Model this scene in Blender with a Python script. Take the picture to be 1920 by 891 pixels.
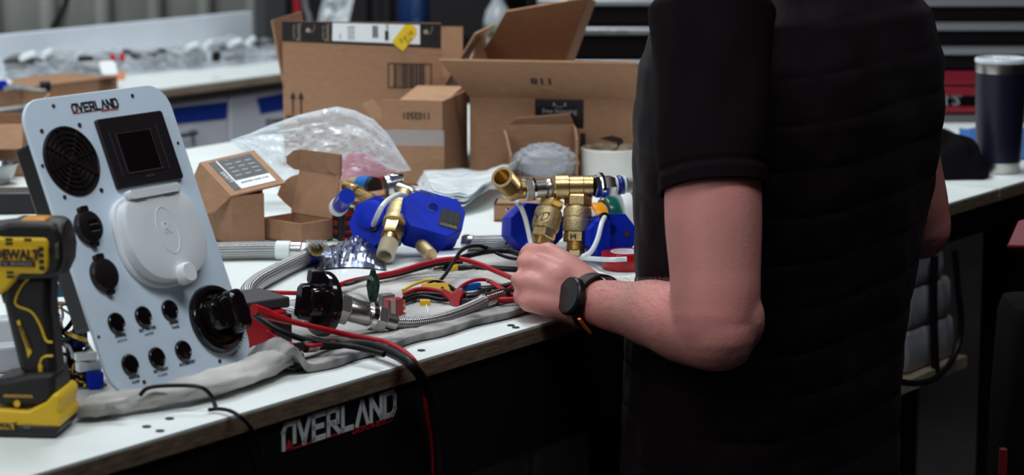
import bpy, bmesh, math, random
from mathutils import Matrix, Vector, noise
random.seed(7)
SC = bpy.context.scene
COL = SC.collection
for o in list(bpy.data.objects):
    bpy.data.objects.remove(o)

# ------------------------------------------------------------------ camera
FPX, CZ, ZT = 4500.0, 1.62, 1.05          # focal length in pixels, camera height, bench top height
PITCH = math.atan(776 / FPX)
cam = bpy.data.cameras.new('camera')
cam.sensor_width = 36
cam.lens = FPX / 1920 * 36
cam.clip_end = 60
camo = bpy.data.objects.new('camera', cam)
COL.objects.link(camo)
camo.location = (0, 0, CZ)
camo.rotation_euler = (math.pi / 2 - PITCH, 0, 0)
cam.dof.use_dof = True
cam.dof.focus_distance = 2.85
cam.dof.aperture_fstop = 6.3
SC.camera = camo

# ------------------------------------------------------------------ world, lights, exposure
W = bpy.data.worlds.new('world')
SC.world = W
W.use_nodes = True
bg = W.node_tree.nodes['Background']
bg.inputs[0].default_value = (0.95, 0.80, 0.92, 1)
bg.inputs[1].default_value = 0.022
SC.view_settings.view_transform = 'Standard'
SC.view_settings.look = 'None'
SC.view_settings.gamma = 1
SC.view_settings.exposure = -0.2
SC.view_settings.use_curve_mapping = False


def area(name, loc, target, sx, sy, power, color):
    l = bpy.data.lights.new(name, 'AREA')
    l.shape = 'RECTANGLE'
    l.size, l.size_y = sx, sy
    l.energy = power
    l.color = color
    o = bpy.data.objects.new(name, l)
    COL.objects.link(o)
    o.location = loc
    o.rotation_euler = (Vector(target) - Vector(loc)).to_track_quat('-Z', 'Y').to_euler()
    return o


COOL = (0.88, 0.96, 1.0)
area('shop_and_fill_light', (-0.9, 3.6, 3.9), (-0.7, 3.7, 0), 0.5, 2.4, 24, COOL)
area('shop_and_fill_light', (-0.5, 4.5, 3.9), (-1.0, 5.9, 0.6), 0.5, 2.4, 90, COOL)
area('shop_and_fill_light', (0.25, 1.75, 3.7), (-0.2, 3.0, 1.0), 2.0, 0.5, 48, COOL)
area('shop_and_fill_light', (-2.0, 0.4, 3.5), (0.0, 2.8, 1.1), 0.6, 2.0, 46, COOL)  # fill added to brighten the arm from the left

# ------------------------------------------------------------------ pixel helpers (1920 x 891 frame)
CP, SP = math.cos(PITCH), math.sin(PITCH)


def ray(px, py):
    a, b = (px - 960) / FPX, (445.5 - py) / FPX
    return Vector((a, CP + b * SP, -SP + b * CP))


def T(px, py, z=ZT):                       # point at height z seen at this pixel
    r = ray(px, py)
    return Vector((0, 0, CZ)) + r * ((z - CZ) / r.z)


def D(px, py, Y):                          # point at distance Y seen at this pixel
    r = ray(px, py)
    return Vector((0, 0, CZ)) + r * (Y / r.y)


def PL(px, py, o, n):                      # point on a plane
    r = ray(px, py)
    c = Vector((0, 0, CZ))
    return c + r * ((Vector(o) - c).dot(n) / r.dot(n))


# ------------------------------------------------------------------ materials
MATS = {}


def mat(name, col, rough=0.5, metal=0.0, var=0.0, vscale=30, bump=0.0, bscale=200, spec=0.5,
        alpha=1.0, trans=0.0, coat=0.0, col2=None, stretch=None, sheen=0.0, sss=0.0, detail=4, ior=1.45):
    if name in MATS:
        return MATS[name]
    m = bpy.data.materials.new(name)
    m.use_nodes = True
    nt = m.node_tree
    b = nt.nodes['Principled BSDF']
    c = tuple(col) + (1,)
    b.inputs['Base Color'].default_value = c
    b.inputs['Roughness'].default_value = rough
    b.inputs['Metallic'].default_value = metal
    b.inputs['Specular IOR Level'].default_value = spec
    b.inputs['Alpha'].default_value = alpha
    b.inputs['Transmission Weight'].default_value = trans
    b.inputs['Coat Weight'].default_value = coat
    b.inputs['IOR'].default_value = ior
    b.inputs['Sheen Weight'].default_value = sheen
    if sss:
        b.inputs['Subsurface Weight'].default_value = sss
        b.inputs['Subsurface Radius'].default_value = (0.012, 0.005, 0.003)
        b.inputs['Subsurface Scale'].default_value = 1.0
    tc = nt.nodes.new('ShaderNodeTexCoord')
    vec = tc.outputs['Object']
    if stretch:
        mp = nt.nodes.new('ShaderNodeMapping')
        mp.inputs['Scale'].default_value = stretch
        nt.links.new(vec, mp.inputs['Vector'])
        vec = mp.outputs['Vector']
    if var or col2:
        n = nt.nodes.new('ShaderNodeTexNoise')
        n.inputs['Scale'].default_value = vscale
        n.inputs['Detail'].default_value = detail
        nt.links.new(vec, n.inputs['Vector'])
        r = nt.nodes.new('ShaderNodeValToRGB')
        r.color_ramp.elements[0].position = 0.3
        r.color_ramp.elements[1].position = 0.7
        r.color_ramp.elements[0].color = tuple(max(0, k * (1 - var)) for k in col) + (1,)
        r.color_ramp.elements[1].color = (tuple(col2) if col2 else tuple(min(1, k * (1 + var)) for k in col)) + (1,)
        nt.links.new(n.outputs['Fac'], r.inputs['Fac'])
        nt.links.new(r.outputs['Color'], b.inputs['Base Color'])
    if bump:
        n = nt.nodes.new('ShaderNodeTexNoise')
        n.inputs['Scale'].default_value = bscale
        n.inputs['Detail'].default_value = 3
        nt.links.new(vec, n.inputs['Vector'])
        bp = nt.nodes.new('ShaderNodeBump')
        bp.inputs['Strength'].default_value = bump
        bp.inputs['Distance'].default_value = 0.002
        nt.links.new(n.outputs['Fac'], bp.inputs['Height'])
        nt.links.new(bp.outputs['Normal'], b.inputs['Normal'])
    MATS[name] = m
    return m


def braid(name, c1, c2, nu=24, nv=1.0, rough=0.35, metal=0.8):
    """woven wire sleeve, from the tube's own u (round) and v (metres along) coordinates"""
    m = bpy.data.materials.new(name)
    m.use_nodes = True
    nt = m.node_tree
    b = nt.nodes['Principled BSDF']
    b.inputs['Roughness'].default_value = rough
    b.inputs['Metallic'].default_value = metal
    uv = nt.nodes.new('ShaderNodeUVMap')
    s = nt.nodes.new('ShaderNodeSeparateXYZ')
    nt.links.new(uv.outputs['UV'], s.inputs[0])

    def M(op, a, bb=None):
        n = nt.nodes.new('ShaderNodeMath')
        n.operation = op
        for i, k in enumerate((a, bb)):
            if k is None:
                continue
            if isinstance(k, (int, float)):
                n.inputs[i].default_value = k
            else:
                nt.links.new(k, n.inputs[i])
        return n.outputs[0]
    U = M('MULTIPLY', s.outputs['X'], 2 * math.pi * nu / 2)
    V = M('MULTIPLY', s.outputs['Y'], 2 * math.pi * nv)
    p = M('SINE', M('ADD', U, V))
    q = M('SINE', M('SUBTRACT', U, V))
    h = M('ADD', M('MULTIPLY', M('MULTIPLY', p, q), 0.5), 0.5)
    r = nt.nodes.new('ShaderNodeValToRGB')
    r.color_ramp.elements[0].position = 0.25
    r.color_ramp.elements[1].position = 0.6
    r.color_ramp.elements[0].color = tuple(c1) + (1,)
    r.color_ramp.elements[1].color = tuple(c2) + (1,)
    nt.links.new(h, r.inputs['Fac'])
    nt.links.new(r.outputs['Color'], b.inputs['Base Color'])
    bp = nt.nodes.new('ShaderNodeBump')
    bp.inputs['Strength'].default_value = 0.8
    bp.inputs['Distance'].default_value = 0.001
    nt.links.new(h, bp.inputs['Height'])
    nt.links.new(bp.outputs['Normal'], b.inputs['Normal'])
    MATS[name] = m
    return m


def filmmat(name, col=(0.9, 0.95, 1.0), clear=0.75, rough=0.12, cloudy=0.0, scale=25):
    """thin clear plastic: mostly see-through, shiny in its creases"""
    m = bpy.data.materials.new(name)
    m.use_nodes = True
    nt = m.node_tree
    out = nt.nodes['Material Output']
    b = nt.nodes['Principled BSDF']
    b.inputs['Base Color'].default_value = tuple(col) + (1,)
    b.inputs['Roughness'].default_value = rough
    b.inputs['Specular IOR Level'].default_value = 0.9
    tr = nt.nodes.new('ShaderNodeBsdfTransparent')
    tr.inputs[0].default_value = (0.96, 0.97, 0.98, 1)
    mx = nt.nodes.new('ShaderNodeMixShader')
    lw = nt.nodes.new('ShaderNodeLayerWeight')
    lw.inputs['Blend'].default_value = 0.35
    mr = nt.nodes.new('ShaderNodeMapRange')
    mr.inputs['To Min'].default_value = 1 - clear
    mr.inputs['To Max'].default_value = min(1, 1 - clear + 0.45)
    nt.links.new(lw.outputs['Facing'], mr.inputs['Value'])
    nt.links.new(mr.outputs[0], mx.inputs[0])
    nt.links.new(tr.outputs[0], mx.inputs[1])
    nt.links.new(b.outputs[0], mx.inputs[2])
    nt.links.new(mx.outputs[0], out.inputs['Surface'])
    tc = nt.nodes.new('ShaderNodeTexCoord')
    n = nt.nodes.new('ShaderNodeTexNoise')
    n.inputs['Scale'].default_value = scale
    n.inputs['Detail'].default_value = 4
    nt.links.new(tc.outputs['Object'], n.inputs['Vector'])
    bp = nt.nodes.new('ShaderNodeBump')
    bp.inputs['Strength'].default_value = 0.9
    bp.inputs['Distance'].default_value = 0.006
    nt.links.new(n.outputs['Fac'], bp.inputs['Height'])
    nt.links.new(bp.outputs['Normal'], b.inputs['Normal'])
    MATS[name] = m
    return m


# ------------------------------------------------------------------ geometry
def frame(o, x, y, z):
    m = Matrix.Identity(4)
    for i in range(3):
        m[i][0], m[i][1], m[i][2], m[i][3] = x[i], y[i], z[i], o[i]
    return m


def along(p0, p1, hint=(0, 0, 1)):
    """frame whose z axis runs from p0 to p1"""
    p0, p1 = Vector(p0), Vector(p1)
    z = (p1 - p0).normalized()
    h = Vector(hint)
    if abs(h.normalized().dot(z)) > 0.97:
        h = Vector((1, 0, 0))
    x = h.cross(z).normalized()
    return frame(p0, x, z.cross(x), z)


def at(loc, rz=0, rx=0, ry=0):
    return Matrix.Translation(loc) @ Matrix.Rotation(rz, 4, 'Z') @ Matrix.Rotation(ry, 4, 'Y') @ Matrix.Rotation(rx, 4, 'X')


def spline(pts, n=8):
    P = [Vector(p) for p in pts]
    if len(P) < 3:
        return P
    Q = [P[0] * 2 - P[1]] + P + [P[-1] * 2 - P[-2]]
    out = []
    for i in range(1, len(Q) - 2):
        a, b, c, d = Q[i - 1:i + 3]
        for k in range(n):
            t = k / n
            out.append(0.5 * ((2 * b) + (c - a) * t + (2 * a - 5 * b + 4 * c - d) * t * t + (3 * b - a - 3 * c + d) * t ** 3))
    out.append(P[-1])
    return out


def rrect(w, h, r, n=5, cx=0, cy=0):
    """rounded rectangle outline"""
    if not hasattr(r, '__len__'):
        r = (r,) * 4
    pts = []
    for i, (sx, sy) in enumerate(((1, 1), (-1, 1), (-1, -1), (1, -1))):
        rr = max(r[i], 1e-5)
        ox, oy = sx * (w / 2 - rr), sy * (h / 2 - rr)
        for k in range(n + 1):
            a = math.pi / 2 * (i + k / n)
            pts.append((cx + ox + rr * math.cos(a), cy + oy + rr * math.sin(a)))
    return pts


def ell(rx, ry, n=28, cx=0, cy=0):
    return [(cx + rx * math.cos(2 * math.pi * k / n), cy + ry * math.sin(2 * math.pi * k / n)) for k in range(n)]


class G:
    def __init__(s, M=None):
        s.v, s.f, s.uv = [], [], {}
        s.M = M or Matrix.Identity(4)

    def add(s, vs, fs, M=None, uvs=None):
        k = len(s.v)
        MM = s.M @ M if M is not None else s.M
        s.v += [MM @ Vector(p) for p in vs]
        for i, f in enumerate(fs):
            if uvs:
                s.uv[len(s.f)] = [uvs[i][j] for j in range(len(f))]
            s.f.append([k + j for j in f])
        return s

    def box(s, a, b, M=None):
        x0, y0, z0 = a
        x1, y1, z1 = b
        return s.add([(x0, y0, z0), (x1, y0, z0), (x1, y1, z0), (x0, y1, z0), (x0, y0, z1), (x1, y0, z1), (x1, y1, z1), (x0, y1, z1)],
                     [(3, 2, 1, 0), (4, 5, 6, 7), (0, 1, 5, 4), (1, 2, 6, 5), (2, 3, 7, 6), (3, 0, 4, 7)], M)

    def cbox(s, c, d, M=None):
        return s.box([c[i] - d[i] / 2 for i in range(3)], [c[i] + d[i] / 2 for i in range(3)], M)

    def prism(s, out, z0, z1, M=None, sc1=1.0, ctr=(0, 0)):
        n = len(out)
        v = [(x, y, z0) for x, y in out] + [(ctr[0] + (x - ctr[0]) * sc1, ctr[1] + (y - ctr[1]) * sc1, z1) for x, y in out]
        f = [list(range(n))[::-1], list(range(n, 2 * n))] + [(i, (i + 1) % n, n + (i + 1) % n, n + i) for i in range(n)]
        return s.add(v, f, M)

    def layers(s, out, zs, M=None, ctr=(0, 0)):
        """stack of scaled copies of an outline: zs = [(z, scale or inset-function)]"""
        n = len(out)
        v = []
        for z, k in zs:
            v += [(ctr[0] + (x - ctr[0]) * k, ctr[1] + (y - ctr[1]) * k, z) for x, y in out]
        f = [list(range(n))[::-1], list(range((len(zs) - 1) * n, len(zs) * n))]
        for j in range(len(zs) - 1):
            f += [(j * n + i, j * n + (i + 1) % n, (j + 1) * n + (i + 1) % n, (j + 1) * n + i) for i in range(n)]
        return s.add(v, f, M)

    def lathe(s, prof, n=24, M=None, caps=True):
        v = []
        for r, z in prof:
            v += [(r * math.cos(2 * math.pi * k / n), r * math.sin(2 * math.pi * k / n), z) for k in range(n)]
        f = []
        for j in range(len(prof) - 1):
            f += [(j * n + i, j * n + (i + 1) % n, (j + 1) * n + (i + 1) % n, (j + 1) * n + i) for i in range(n)]
        if caps:
            f += [list(range(n))[::-1], list(range((len(prof) - 1) * n, len(prof) * n))]
        return s.add(v, f, M)

    def tube(s, pts, r, n=8, closed=False, flat=1.0):
        P = [Vector(p) for p in pts]
        N = len(P)
        rad = r if callable(r) else (lambda t: r)
        v, vl, L = [], [], 0
        prev = None
        for i in range(N):
            if closed:
                t = (P[(i + 1) % N] - P[i - 1]).normalized()
            else:
                t = (P[min(i + 1, N - 1)] - P[max(i - 1, 0)]).normalized()
            if prev is None:
                h = Vector((0, 0, 1)) if abs(t.z) < 0.9 else Vector((1, 0, 0))
                x = h.cross(t).normalized()
            else:
                x = (prev - t * prev.dot(t)).normalized()
            prev = x
            y = t.cross(x)
            if i:
                L += (P[i] - P[i - 1]).length
            vl.append(L)
            rr = rad(i / max(1, N - 1))
            v += [P[i] + (x * math.cos(2 * math.pi * k / n) + y * flat * math.sin(2 * math.pi * k / n)) * rr for k in range(n)]
        f, uv = [], []
        for j in range(N if closed else N - 1):
            j2 = (j + 1) % N
            for i in range(n):
                i2 = (i + 1) % n
                f.append((j * n + i, j * n + i2, j2 * n + i2, j2 * n + i))
                va, vb = vl[j], vl[j2] if j2 else L
                uv.append([(i / n, va), ((i + 1) / n, va), ((i + 1) / n, vb), (i / n, vb)])
        if not closed:
            f += [list(range(n))[::-1], list(range((N - 1) * n, N * n))]
            uv += [[(0, 0)] * n, [(0, 0)] * n]
        return s.add(v, f, None, uv)

    def sheet(s, fn, nu, nv, M=None, close_u=False):
        v = [fn(i / nu, j / nv) for j in range(nv + 1) for i in range(nu + (0 if close_u else 1))]
        w = nu if close_u else nu + 1
        f = [(j * w + i, j * w + (i + 1) % w, (j + 1) * w + (i + 1) % w, (j + 1) * w + i) for j in range(nv) for i in range(nu)]
        return s.add(v, f, M)

    def loft(s, secs, M=None, caps=True):
        """secs: list of equal-length point rings"""
        n = len(secs[0])
        v = [p for r in secs for p in r]
        f = []
        for j in range(len(secs) - 1):
            f += [(j * n + i, j * n + (i + 1) % n, (j + 1) * n + (i + 1) % n, (j + 1) * n + i) for i in range(n)]
        if caps:
            f += [list(range(n))[::-1], list(range((len(secs) - 1) * n, len(secs) * n))]
        return s.add(v, f, M)

    def ball(s, c, r, M=None, nu=14, nv=8):
        if not hasattr(r, '__len__'):
            r = (r, r, r)
        secs = []
        for j in range(nv + 1):
            a = math.pi * (j + 0.04) / (nv + 0.08) - math.pi / 2
            secs.append([(c[0] + r[0] * math.cos(a) * math.cos(2 * math.pi * k / nu), c[1] + r[1] * math.cos(a) * math.sin(2 * math.pi * k / nu), c[2] + r[2] * math.sin(a)) for k in range(nu)])
        return s.loft(secs, M)

    def build(s, name, m, parent=None, angle=0.6, bevel=0.0, solid=0.0, sub=0, world=False, segs=2):
        me = bpy.data.meshes.new(name)
        V = s.v
        loc = Vector((0, 0, 0))
        if parent is not None and world:
            inv = ROOTM[parent.name].inverted()
            V = [inv @ p for p in V]
        if parent is None:
            xs, ys, zs = zip(*[(p[0], p[1], p[2]) for p in V])
            loc = Vector(((min(xs) + max(xs)) / 2, (min(ys) + max(ys)) / 2, min(zs)))
            V = [p - loc for p in V]
        me.from_pydata([tuple(p) for p in V], [], s.f)
        if s.uv:
            ul = me.uv_layers.new(name='UVMap')
            for p in me.polygons:
                if p.index in s.uv:
                    for k, li in enumerate(p.loop_indices):
                        ul.data[li].uv = s.uv[p.index][k]
        me.update()
        if angle:
            me.shade_smooth()
            me.set_sharp_from_angle(angle=angle)
        me.materials.append(m)
        o = bpy.data.objects.new(name, me)
        COL.objects.link(o)
        if parent is not None:
            o.parent = parent
            ROOTM[o.name] = ROOTM[parent.name]
        else:
            o.location = loc
            ROOTM[o.name] = Matrix.Translation(loc)
        if solid:
            md = o.modifiers.new('solid', 'SOLIDIFY')
            md.thickness = solid
        if bevel:
            md = o.modifiers.new('bevel', 'BEVEL')
            md.width = bevel
            md.segments = segs
            md.limit_method = 'ANGLE'
        if sub:
            md = o.modifiers.new('sub', 'SUBSURF')
            md.levels = md.render_levels = sub
        return o


ROOTM = {}


def tag(o, label, cat, group=None, kind=None):
    if label:
        o['label'] = label
    if cat:
        o['category'] = cat
    if group:
        o['group'] = group
    if kind:
        o['kind'] = kind
    return o


def thing(name, label, cat, M=None, group=None):
    o = bpy.data.objects.new(name, None)
    o.empty_display_size = 0.05
    COL.objects.link(o)
    M = M or Matrix.Identity(4)
    if isinstance(M, Vector):
        M = Matrix.Translation(M)
    o.matrix_world = M
    ROOTM[o.name] = M.copy()
    return tag(o, label, cat, group)


def struct(o):
    o['kind'] = 'structure'
    return o


def text(body, size, M, m, parent, name='lettering', th=0.0003, shear=0.0, bold=0.0, world=False, sx=1.0, align='CENTER', spacing=1.0):
    c = bpy.data.curves.new('t', 'FONT')
    c.body = body
    c.size = size
    c.extrude = th
    c.shear = shear
    c.offset = bold
    c.align_x = align
    c.align_y = 'CENTER'
    c.space_character = spacing
    c.resolution_u = 2
    o = bpy.data.objects.new('t', c)
    COL.objects.link(o)
    dg = bpy.context.evaluated_depsgraph_get()
    me = bpy.data.meshes.new_from_object(o.evaluated_get(dg))
    bpy.data.objects.remove(o)
    me.transform(Matrix.Diagonal((sx, 1, 1, 1)))
    if world:
        M = ROOTM[parent.name].inverted() @ M
    me.transform(M)
    me.materials.clear()
    me.materials.append(m)
    me.name = name
    ob = bpy.data.objects.new(name, me)
    COL.objects.link(ob)
    ob.parent = parent
    ROOTM[ob.name] = ROOTM[parent.name]
    return ob


def stroke(g, p, q, w, M, z0=0, z1=0.0004):
    p, q = Vector((p[0], p[1])), Vector((q[0], q[1]))
    d = (q - p).normalized()
    n = Vector((-d.y, d.x)) * w / 2
    g.prism([tuple(p - n), tuple(q - n), tuple(q + n), tuple(p + n)], z0, z1, M)


def logo(parent, M, width, mfill, mred, world=False):
    """OVERLAND lettering with DESIGN-BUILD below, in a frame of x right, y up; 8 letters over `width`"""
    g = G()
    w, h, t = width / 8.05, width * 0.128, width * 0.028
    cw = w * 0.72
    L = {'O': [((0, 0), (0, .7)), ((0, .7), (.22, 1)), ((.22, 1), (1, 1)), ((1, 1), (1, .18))],
         'V': [((0, 1), (.5, 0)), ((.5, 0), (1, 1))],
         'E': [((0, 0), (0, 1)), ((0, 1), (1, 1)), ((0, .5), (.85, .5)), ((0, 0), (1, 0))],
         'R': [((0, 0), (0, 1)), ((0, 1), (.9, 1)), ((.9, 1), (.9, .45)), ((.9, .45), (0, .45)), ((.4, .45), (1, 0))],
         'L': [((0, 1), (0, 0)), ((0, 0), (.9, 0))],
         'A': [((0, 0), (.5, 1)), ((.5, 1), (1, 0))],
         'N': [((0, 0), (0, 1)), ((0, 1), (1, 0)), ((1, 0), (1, 1))],
         'D': [((0, 0), (0, 1)), ((0, 1), (.8, 1)), ((.8, 1), (1, .75)), ((1, .75), (1, .25)), ((1, .25), (.8, 0)), ((.8, 0), (0, 0))]}
    for i, ch in enumerate('OVERLAND'):
        k = 0.0
        for a, b in L[ch]:
            e = Vector((b[0] - a[0], b[1] - a[1])).normalized() * t * 0.42
            stroke(g, (i * w + a[0] * cw - e.x, a[1] * h - e.y), (i * w + b[0] * cw + e.x, b[1] * h + e.y), t, M, 0, 0.0006)
    o = g.build('logo_lettering', mfill, parent, world=world)
    r = G()
    r.prism([(w * .12, -h * .06), (w * .62, -h * .06), (w * .37, h * .34)], 0, 0.0009, M)
    stroke(r, (w * .1, -h * .1), (w * 4.4, -h * .1), t * 0.35, M)
    r.build('logo_mark', mred, parent, world=world)
    text('DESIGN-BUILD', h * 0.34, M @ Matrix.Translation((w * 6.1, -h * .22, 0.0003)), mred, parent, 'logo_tagline', sx=1.28, world=world)
    return o

# ================================================================== materials used in many places
white_lam = mat('white_laminate', (0.80, 0.83, 0.81), 0.38, var=0.05, vscale=9, bump=0.05, bscale=60)
ply = mat('plywood_edge', (0.16, 0.105, 0.065), 0.75, var=0.45, vscale=40, stretch=(1, 1, 6), bump=0.4)
black_paint = mat('black_paint', (0.006, 0.003, 0.004), 0.6, spec=0.3)
black_pl = mat('black_plastic', (0.009, 0.006, 0.007), 0.35)
black_gloss = mat('glossy_black_plastic', (0.006, 0.004, 0.005), 0.12, coat=0.3)
white_pl = mat('white_plastic', (0.80, 0.83, 0.85), 0.4)
cardboard = mat('cardboard', (0.33, 0.175, 0.098), 0.85, var=0.10, vscale=60, bump=0.15, bscale=500, stretch=(1, 1, 3))
cardboard_in = mat('cardboard_inside', (0.38, 0.21, 0.12), 0.85, var=0.1, vscale=50, bump=0.15, bscale=500)
ink = mat('black_ink', (0.02, 0.015, 0.015), 0.7)
red_ink = mat('red_ink', (0.55, 0.03, 0.04), 0.6)
paper = mat('white_paper', (0.82, 0.83, 0.84), 0.7)
brass = mat('brass', (0.62, 0.44, 0.20), 0.32, 1.0, var=0.1, vscale=40, bump=0.08, bscale=300)
brass_raw = mat('rough_brass', (0.60, 0.46, 0.25), 0.5, 1.0, var=0.15, vscale=60, bump=0.5, bscale=500)
steel = mat('steel', (0.55, 0.53, 0.50), 0.28, 1.0, var=0.1, vscale=50)
chrome = mat('chrome', (0.75, 0.75, 0.75), 0.1, 1.0)
blue_pl = mat('blue_plastic', (0.003, 0.022, 0.42), 0.5, var=0.06, vscale=30, spec=0.2)
red_pl = mat('red_plastic', (0.45, 0.008, 0.014), 0.35)
wire_red = mat('red_wire', (0.36, 0.006, 0.014), 0.45, spec=0.25)
wire_black = mat('black_wire', (0.006, 0.005, 0.006), 0.45, spec=0.25)
wire_white = mat('white_wire', (0.72, 0.76, 0.78), 0.4)
wire_green = mat('green_wire', (0.008, 0.03, 0.022), 0.4)
wire_yellow = mat('yellow_wire', (0.65, 0.42, 0.03), 0.45)
yellow_pl = mat('yellow_plastic', (0.80, 0.42, 0.01), 0.4)
blue_tape = mat('blue_tape', (0.012, 0.045, 0.34), 0.6, var=0.1, vscale=40)
film = filmmat('clear_film', clear=0.78)
hose_braid = braid('steel_braid', (0.10, 0.10, 0.11), (0.60, 0.60, 0.60), 22, 260)
hose_braid_fine = braid('fine_steel_braid', (0.03, 0.03, 0.035), (0.55, 0.54, 0.54), 12, 200)
grey_lam = mat('grey_laminate', (0.74, 0.74, 0.82), 0.5, var=0.03, vscale=8)

# ================================================================== the bench directions
E0, E1 = T(380, 795), T(1780, 380)
U = (E1 - E0)
U.z = 0
U.normalize()                                # along the front edge, to the right and away
N = Vector((-U.y, U.x, 0))                   # across the bench, away from its front edge
ZV = Vector((0, 0, 1))
BM = frame(Vector((E0.x, E0.y, 0)), U, N, ZV)    # bench frame: x along, y back, z up from the floor


def bl(p):                                   # world -> bench frame
    return BM.inverted() @ Vector(p)


# ------------------------------------------------------------------ room shell
floor_m = mat('concrete_floor', (0.025, 0.022, 0.023), 0.7, var=0.2, vscale=3, bump=0.1, bscale=30)
g = G()
g.box((-8, -3, -0.1), (8, 13, 0))
struct(g.build('floor', floor_m))
wall_m = mat('grey_metal_wall', (0.50, 0.50, 0.47), 0.55, var=0.12, vscale=6)
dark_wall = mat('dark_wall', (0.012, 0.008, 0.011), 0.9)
WY = 3.05
g = G(BM)
x = -3.0
xe = bl(D(487, 40, 6.9)).x
out = []
while x < xe:                                # ribbed sheet-metal siding
    out += [(x, WY), (x + .10, WY), (x + .115, WY - .022), (x + .165, WY - .022), (x + .18, WY)]
    x += .20
v = [(a, b, 0) for a, b in out] + [(a, b, 3.6) for a, b in out]
n_ = len(out)
g.add(v, [(i, i + 1, n_ + i + 1, n_ + i) for i in range(n_ - 1)])
struct(g.build('wall_left', wall_m, angle=0.3, solid=0.02))
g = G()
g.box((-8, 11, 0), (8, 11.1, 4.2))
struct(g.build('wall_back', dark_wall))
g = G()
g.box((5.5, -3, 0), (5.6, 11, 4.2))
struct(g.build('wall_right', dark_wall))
g = G(BM)
g.box((xe - .02, WY - .06, 0), (xe + .07, WY + .06, 3.6))
struct(g.build('trim_1', mat('grey_trim', (0.09, 0.09, 0.095), 0.6)))

# ------------------------------------------------------------------ front workbench
XL, XR, XSEAM = -0.75, 2.9, bl(T(1873, 352)).x
wb = thing('workbench', 'long white-topped workbench with worn plywood edge and lettered black apron', 'workbench', BM.copy())
DB = 1.375
for a, b in ((XL, XSEAM - .002), (XSEAM + .002, XR)):
    g = G()
    g.box((a, 0, ZT - .0035), (b, DB, ZT - .0006))
    o = g.build('laminate_top', white_lam, wb)
    g = G()
    g.box((a, 0.0, ZT - .0225), (b, DB, ZT - .0036))
    g.build('plywood_core', ply, wb, bevel=.0015)
sm = mat('dark_hole', (0.02, 0.018, 0.015), 0.7)
for px, py in ((790, 657), (958, 610), (967, 614), (318, 785), (275, 800), (300, 808)):
    p = bl(T(px, py))
    g = G()
    g.lathe([(0.0045, ZT + .0001), (0.0045, ZT + .0004), (0.002, ZT + .0002)], 12, Matrix.Translation((p.x, p.y, 0)))
    g.build('screw_hole', sm, wb)
g = G()
g.box((XL, 0.004, ZT - .150), (1.15, 0.04, ZT - .0225))
g.build('apron', black_paint, wb)
g = G()
g.box((1.15, 0.03, ZT - .075), (XR, 0.05, ZT - .0225))
g.build('rail', black_paint, wb)
for x in (-.6, 1.14, 2.1):
    for y in (0.06, DB - .12):
        g = G()
        g.box((x, y, 0), (x + .07, y + .07, ZT - .03))
        g.build('leg', black_paint, wb)
shelf_m = mat('shelf_wood', (0.30, 0.24, 0.17), 0.8, var=0.2, vscale=20)
g = G()
g.box((XL, .010, .772), (bl(T(1826, 683, .79)).x + .05, DB - .05, .79))
g.build('lower_shelf', shelf_m, wb)
g = G()
g.box((XL, .62, .05), (XR, .64, ZT - .0226))
g.build('added_dark_sheet', black_paint, wb)  # black sheet added to keep the space under the bench dark
# lettering on the apron
ao, an = BM @ Vector((0, 0.004, 0)), -N
q0, q1 = PL(531, 848, ao, an), PL(748, 784, ao, an)
LM = frame(q0 + an * .0003 + ZV * .003, U, ZV, an)
logo(wb, LM, (q1 - q0).length * 1.0, mat('logo_white', (0.72, 0.74, 0.76), 0.6), mat('logo_red', (0.42, 0.02, 0.03), 0.6), world=True)

# wrapped blocks on the lower shelf
blk = mat('plastic_wrapped_block', (0.30, 0.30, 0.33), 0.4, var=0.3, vscale=25, bump=0.6, bscale=40)
xb = bl(T(1700, 715, .79)).x
k = 0
hs = ((.0, .066, .17, 'bottom'), (.068, .062, .155, 'middle'), (.132, .048, .125, 'top'))
for z, h, w, nm in hs:
    g = G(BM)
    out = rrect(w, .22, .012)
    g.layers(out, [(0, .97), (.006, 1), (h * .5, 1.015), (h - .006, 1), (h, .96)], Matrix.Translation((xb + w / 2 + .03, .135, .792 + z)))
    tag(g.build('wrapped_block', blk, bevel=0), '%s grey plastic-wrapped block of the stack of three on the shelf right of the man' % nm, 'block', 'wrapped blocks under the bench')
xs = [bl(T(px, 880, .8)).x for px in (880, 1010, 1110, 1165)]
xs = [.05, .27, .46, .62, .75]
for i in range(4):
    g = G(BM)
    w = xs[i + 1] - xs[i] - .008
    out = rrect(w, .22, .012)
    g.layers(out, [(0, .97), (.006, 1), (.045, 1.01), (.099, 1), (.105, .96)], Matrix.Translation(((xs[i] + xs[i + 1]) / 2, .15, .792)))
    tag(g.build('wrapped_block', blk), ('leftmost', 'second from left', 'third from left', 'rightmost')[i] + ' of the grey plastic-wrapped blocks in the row below the black apron', 'block', 'row of wrapped blocks below the apron')

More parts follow.
